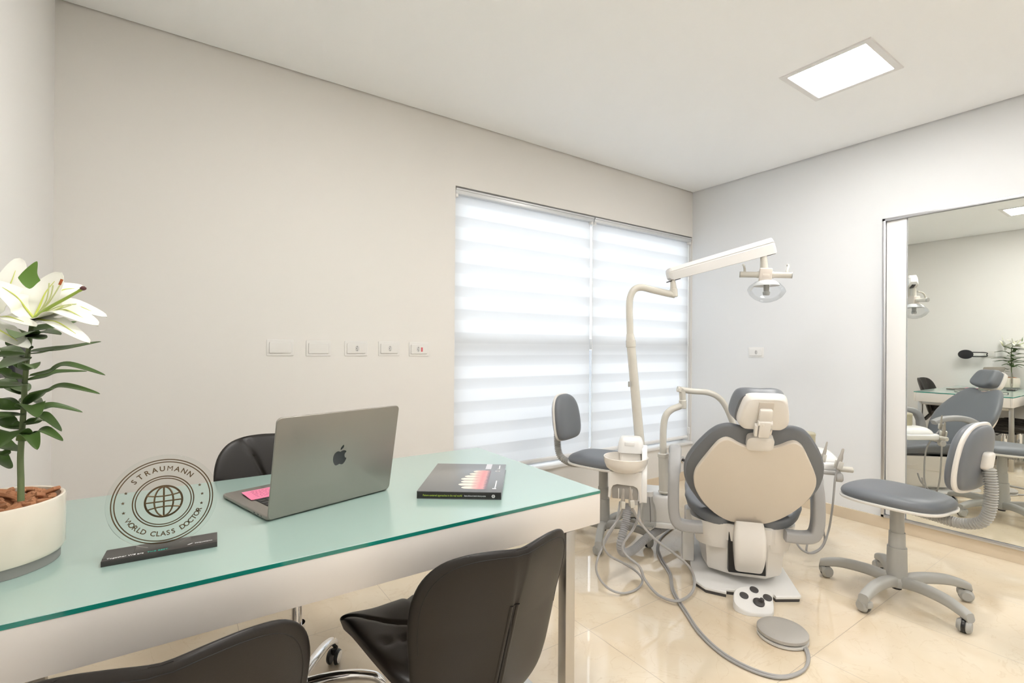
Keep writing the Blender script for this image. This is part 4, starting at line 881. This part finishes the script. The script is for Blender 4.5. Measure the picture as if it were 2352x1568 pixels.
b = MB(); b.cyl(lc+Vector((0, 0, .05)), lc+Vector((0, 0, -.005)), .016, .014); b.cyl(lc+Vector((0, 0, -.004)), lc+Vector((0, 0, -.024)), .019, .017, bev=.003); b.obj('bulb_shield', mat('shield_grey', (.45, .45, .43), .4), t, world=True)

# ================================================================== delivery unit: second post, arm over the chair, tray on the right
D2 = 2.75
t = thing('delivery_unit', 'ivory instrument arm and white tray reaching round the right of the dental chair', 'instrument tray', at(1525, 1130, D2))
b = MB(); b.cyl(at(1526, 1126, D2), at(1523.5, 1046, D2), .029, .027, 24); b.cyl(at(1526, 1131, D2), at(1526, 1126, D2), .034, n=24, bev=.004); b.cyl(at(1523.5, 1050, D2), at(1523, 1040, D2), .0295, n=24, bev=.004); b.obj('post', IVORY, t, world=True)
b = MB(); b.tube([at(1523.5, 1048, D2), at(1523, 1010, D2), at(1524.5, 975, D2), at(1530, 953, D2), at(1543, 940, D2), at(1560, 933, D2), at(1568, 929, D2)], .0185, 18, 7); b.obj('lower_arm', IVORY, t, world=True)
b = MB(); b.cyl(at(1568, 938, D2), at(1568, 918, D2), .0205, n=20, bev=.003); b.cyl(at(1568, 920, D2), at(1567, 898, D2), .017, .019, n=20); b.cyl(at(1560, 900, D2), at(1566, 890, D2), .019, n=18, bev=.003); b.obj('joint', IVORY, t, world=True)
b = MB(); b.tube([at(1556, 893, D2), at(1590, 898, D2), at(1625, 901, D2), at(1650, 912, D2), at(1668, 935, D2), at(1685, 975, D2), at(1700, 1010, D2), at(1730, 1045, 2.74), at(1800, 1062, 2.75), at(1860, 1062, 2.78)], .0165, 18, 7); b.obj('upper_arm', IVORY, t, world=True)
MT = Matrix.Translation(at(1893, 1066, 2.72)) @ Matrix.Rotation(R(-HD-8), 4, 'Z')
b = MB(); b.slab(roundrect(.22, .30, .05, 6, -.02, .10), -.022, .018, .012, MT); b.pillow(roundrect(.19, .24, .05, 6, -.02, .10), .012, .068, .8, 14, MT, 0, lambda x, y, z: (x, y, z-.2*max(0, x)*(z > .03)), 0, 2.2); b.obj('tray_body', WHITE2, t, world=True)
b = MB(); b.cyl((.06, -.045, -.008), (.128, -.045, -.008), .0155, n=20, M=MT, bev=.004); b.obj('tray_handle', IVORY, t, world=True)
b = MB(); b.box((.02, -.055, -.032), (.10, .03, .022), .008, MT); b.cyl((.04, -.07, -.05), (.075, -.07, -.05), .024, n=22, M=MT, bev=.005); b.obj('tool_holder', mat('holder_ivory', (.5, .49, .47), .4), t, world=True)
cn = at(1848, 1003, 2.85)
b = MB(); b.lathe([(.052, -.072), (.055, -.05), (.055, .01), (.057, .012), (.057, .024), (.05, .03)], 30, Matrix.Translation(cn)); b.obj('canister', mat('straw_canister', (.50, .46, .33), .3, .3), t, world=True, label='small straw coloured canister')
handpiece('air_syringe', 'ivory handpiece with a pointed metal tip on the instrument tray', (1937, 1030), (1923, 1078), 2.62, [(1918, 1100, 2.62), (1915, 1135, 2.62), (1910, 1180, 2.62), (1902, 1222, 2.62), (1888, 1256, 2.62), (1866, 1270, 2.62), (1842, 1262, 2.64), (1824, 1236, 2.68), (1815, 1205, 2.7)], 'handpieces on the instrument tray', r=.0125)
handpiece('drill_handpiece', 'slim steel handpiece next to the chair back on the instrument tray', (1900, 1014), (1888, 1062), 2.60, [(1882, 1110, 2.70), (1882, 1190, 2.72), (1892, 1222, 2.72), (1893, 1244, 2.72), (1880, 1262, 2.70), (1858, 1270, 2.68), (1852, 1262, 2.68), (1858, 1235, 2.7), (1866, 1205, 2.72)], 'handpieces on the instrument tray', r=.0085)

# ================================================================== foot controls
pc = onz(1733, 1368, 0)
t = thing('foot_pedal', 'white foot pedal with three dark buttons and a small joystick', 'foot pedal', pc, R(-HD))
inv = WM['foot_pedal'].inverted()
def pz(py_): return .018+max(0, 1407-py_)/61*.046
inv0 = WM['foot_pedal'].inverted()
top = [inv0 @ onz(px_, py_, pz(py_)) for px_, py_ in ((1684, 1366), (1690, 1386), (1714, 1402), (1740, 1407), (1774, 1407), (1776, 1375), (1768, 1356), (1724, 1346), (1692, 1350))]
o = smoothpts(top, 4, True); cx_ = sum(p.x for p in o)/len(o); cy_ = sum(p.y for p in o)/len(o)
def scl(k, dz): return [(cx_+(p.x-cx_)*k, cy_+(p.y-cy_)*k, p.z+dz) for p in o]
b = MB(); b.rings([[(p.x, p.y, .001) for p in o], scl(1, -.010), scl(.985, -.003), scl(.94, 0)], True, True); b.obj('housing', WHITE2, t)
def topz(px_, py_): return inv0 @ onz(px_, py_, pz(py_)+.001)
nrm_ = (Vector(o[8])-Vector(o[0])).cross(Vector(o[20])-Vector(o[0])).normalized(); nrm_ = nrm_ if nrm_.z > 0 else -nrm_
def seat_on(p): return Matrix.Translation(p) @ nrm_.to_track_quat('Z', 'Y').to_matrix().to_4x4()
for px_, py_ in ((1709, 1367), (1732, 1354), (1763, 1372)):
    b = MB(); b.lathe([(.019, -.006), (.019, .002), (.015, .005)], 26, seat_on(topz(px_, py_))); b.obj('button', DARK, t)
Mj = seat_on(topz(1743, 1383)); b = MB(); b.lathe([(.024, -.006), (.024, .003), (.018, .008), (.009, .011)], 26, Mj); b.cyl((0, 0, .008), (.006, -.005, .018), .009, .007, M=Mj); b.cyl((.006, -.005, .016), (.009, -.0075, .026), .010, M=Mj, bev=.003); b.obj('joystick', DARK, t)
pc = onz(1797, 1452, .02)
t = thing('foot_switch', 'round grey foot switch disc with a long cable on the floor', 'foot switch', (pc.x, pc.y, 0))
RS = .094
b = MB(); b.lathe([(RS-.012, .001), (RS, .004), (RS, .012), (RS-.006, .014)], 44); b.obj('foot_base', mat('switch_base_white', (.7, .68, .64), .4), t)
b = MB(); b.lathe([(RS-.012, .012), (RS-.012, .020)], 44); b.obj('gap_ring', DARK, t)
b = MB(); b.lathe([(RS-.004, .018), (RS, .021), (RS, .032), (RS-.005, .037), (RS*.6, .0405), (.001, .042)], 44)
for k in range(40):
    a = k*2.399; rr_ = RS*.8*math.sqrt((k+.5)/40)
    b.lathe([(.004, 0), (.0025, .0012)], 8, Matrix.Translation((rr_*math.cos(a), rr_*math.sin(a), .039-.001*(rr_/RS)))) 
b.obj('disc_cover', mat('switch_grey', (.45, .43, .40), .5), t)
base = [(1834, 1470), (1852, 1487), (1858, 1512), (1846, 1537), (1805, 1552), (1755, 1545), (1690, 1517), (1640, 1482), (1602, 1442), (1578, 1405), (1560, 1378), (1546, 1350), (1540, 1315), (1522, 1285), (1512, 1258), (1520, 1232), (1545, 1210), (1562, 1195)]
for k, (dx, dy) in enumerate(((0, 0), (-3, 4))):
    b = MB(); b.tube([onz(x+dx, y+dy, .007 if i else .016) for i, (x, y) in enumerate(base)], .005, 8, 6); b.obj('cable', GREYH, t, world=True)
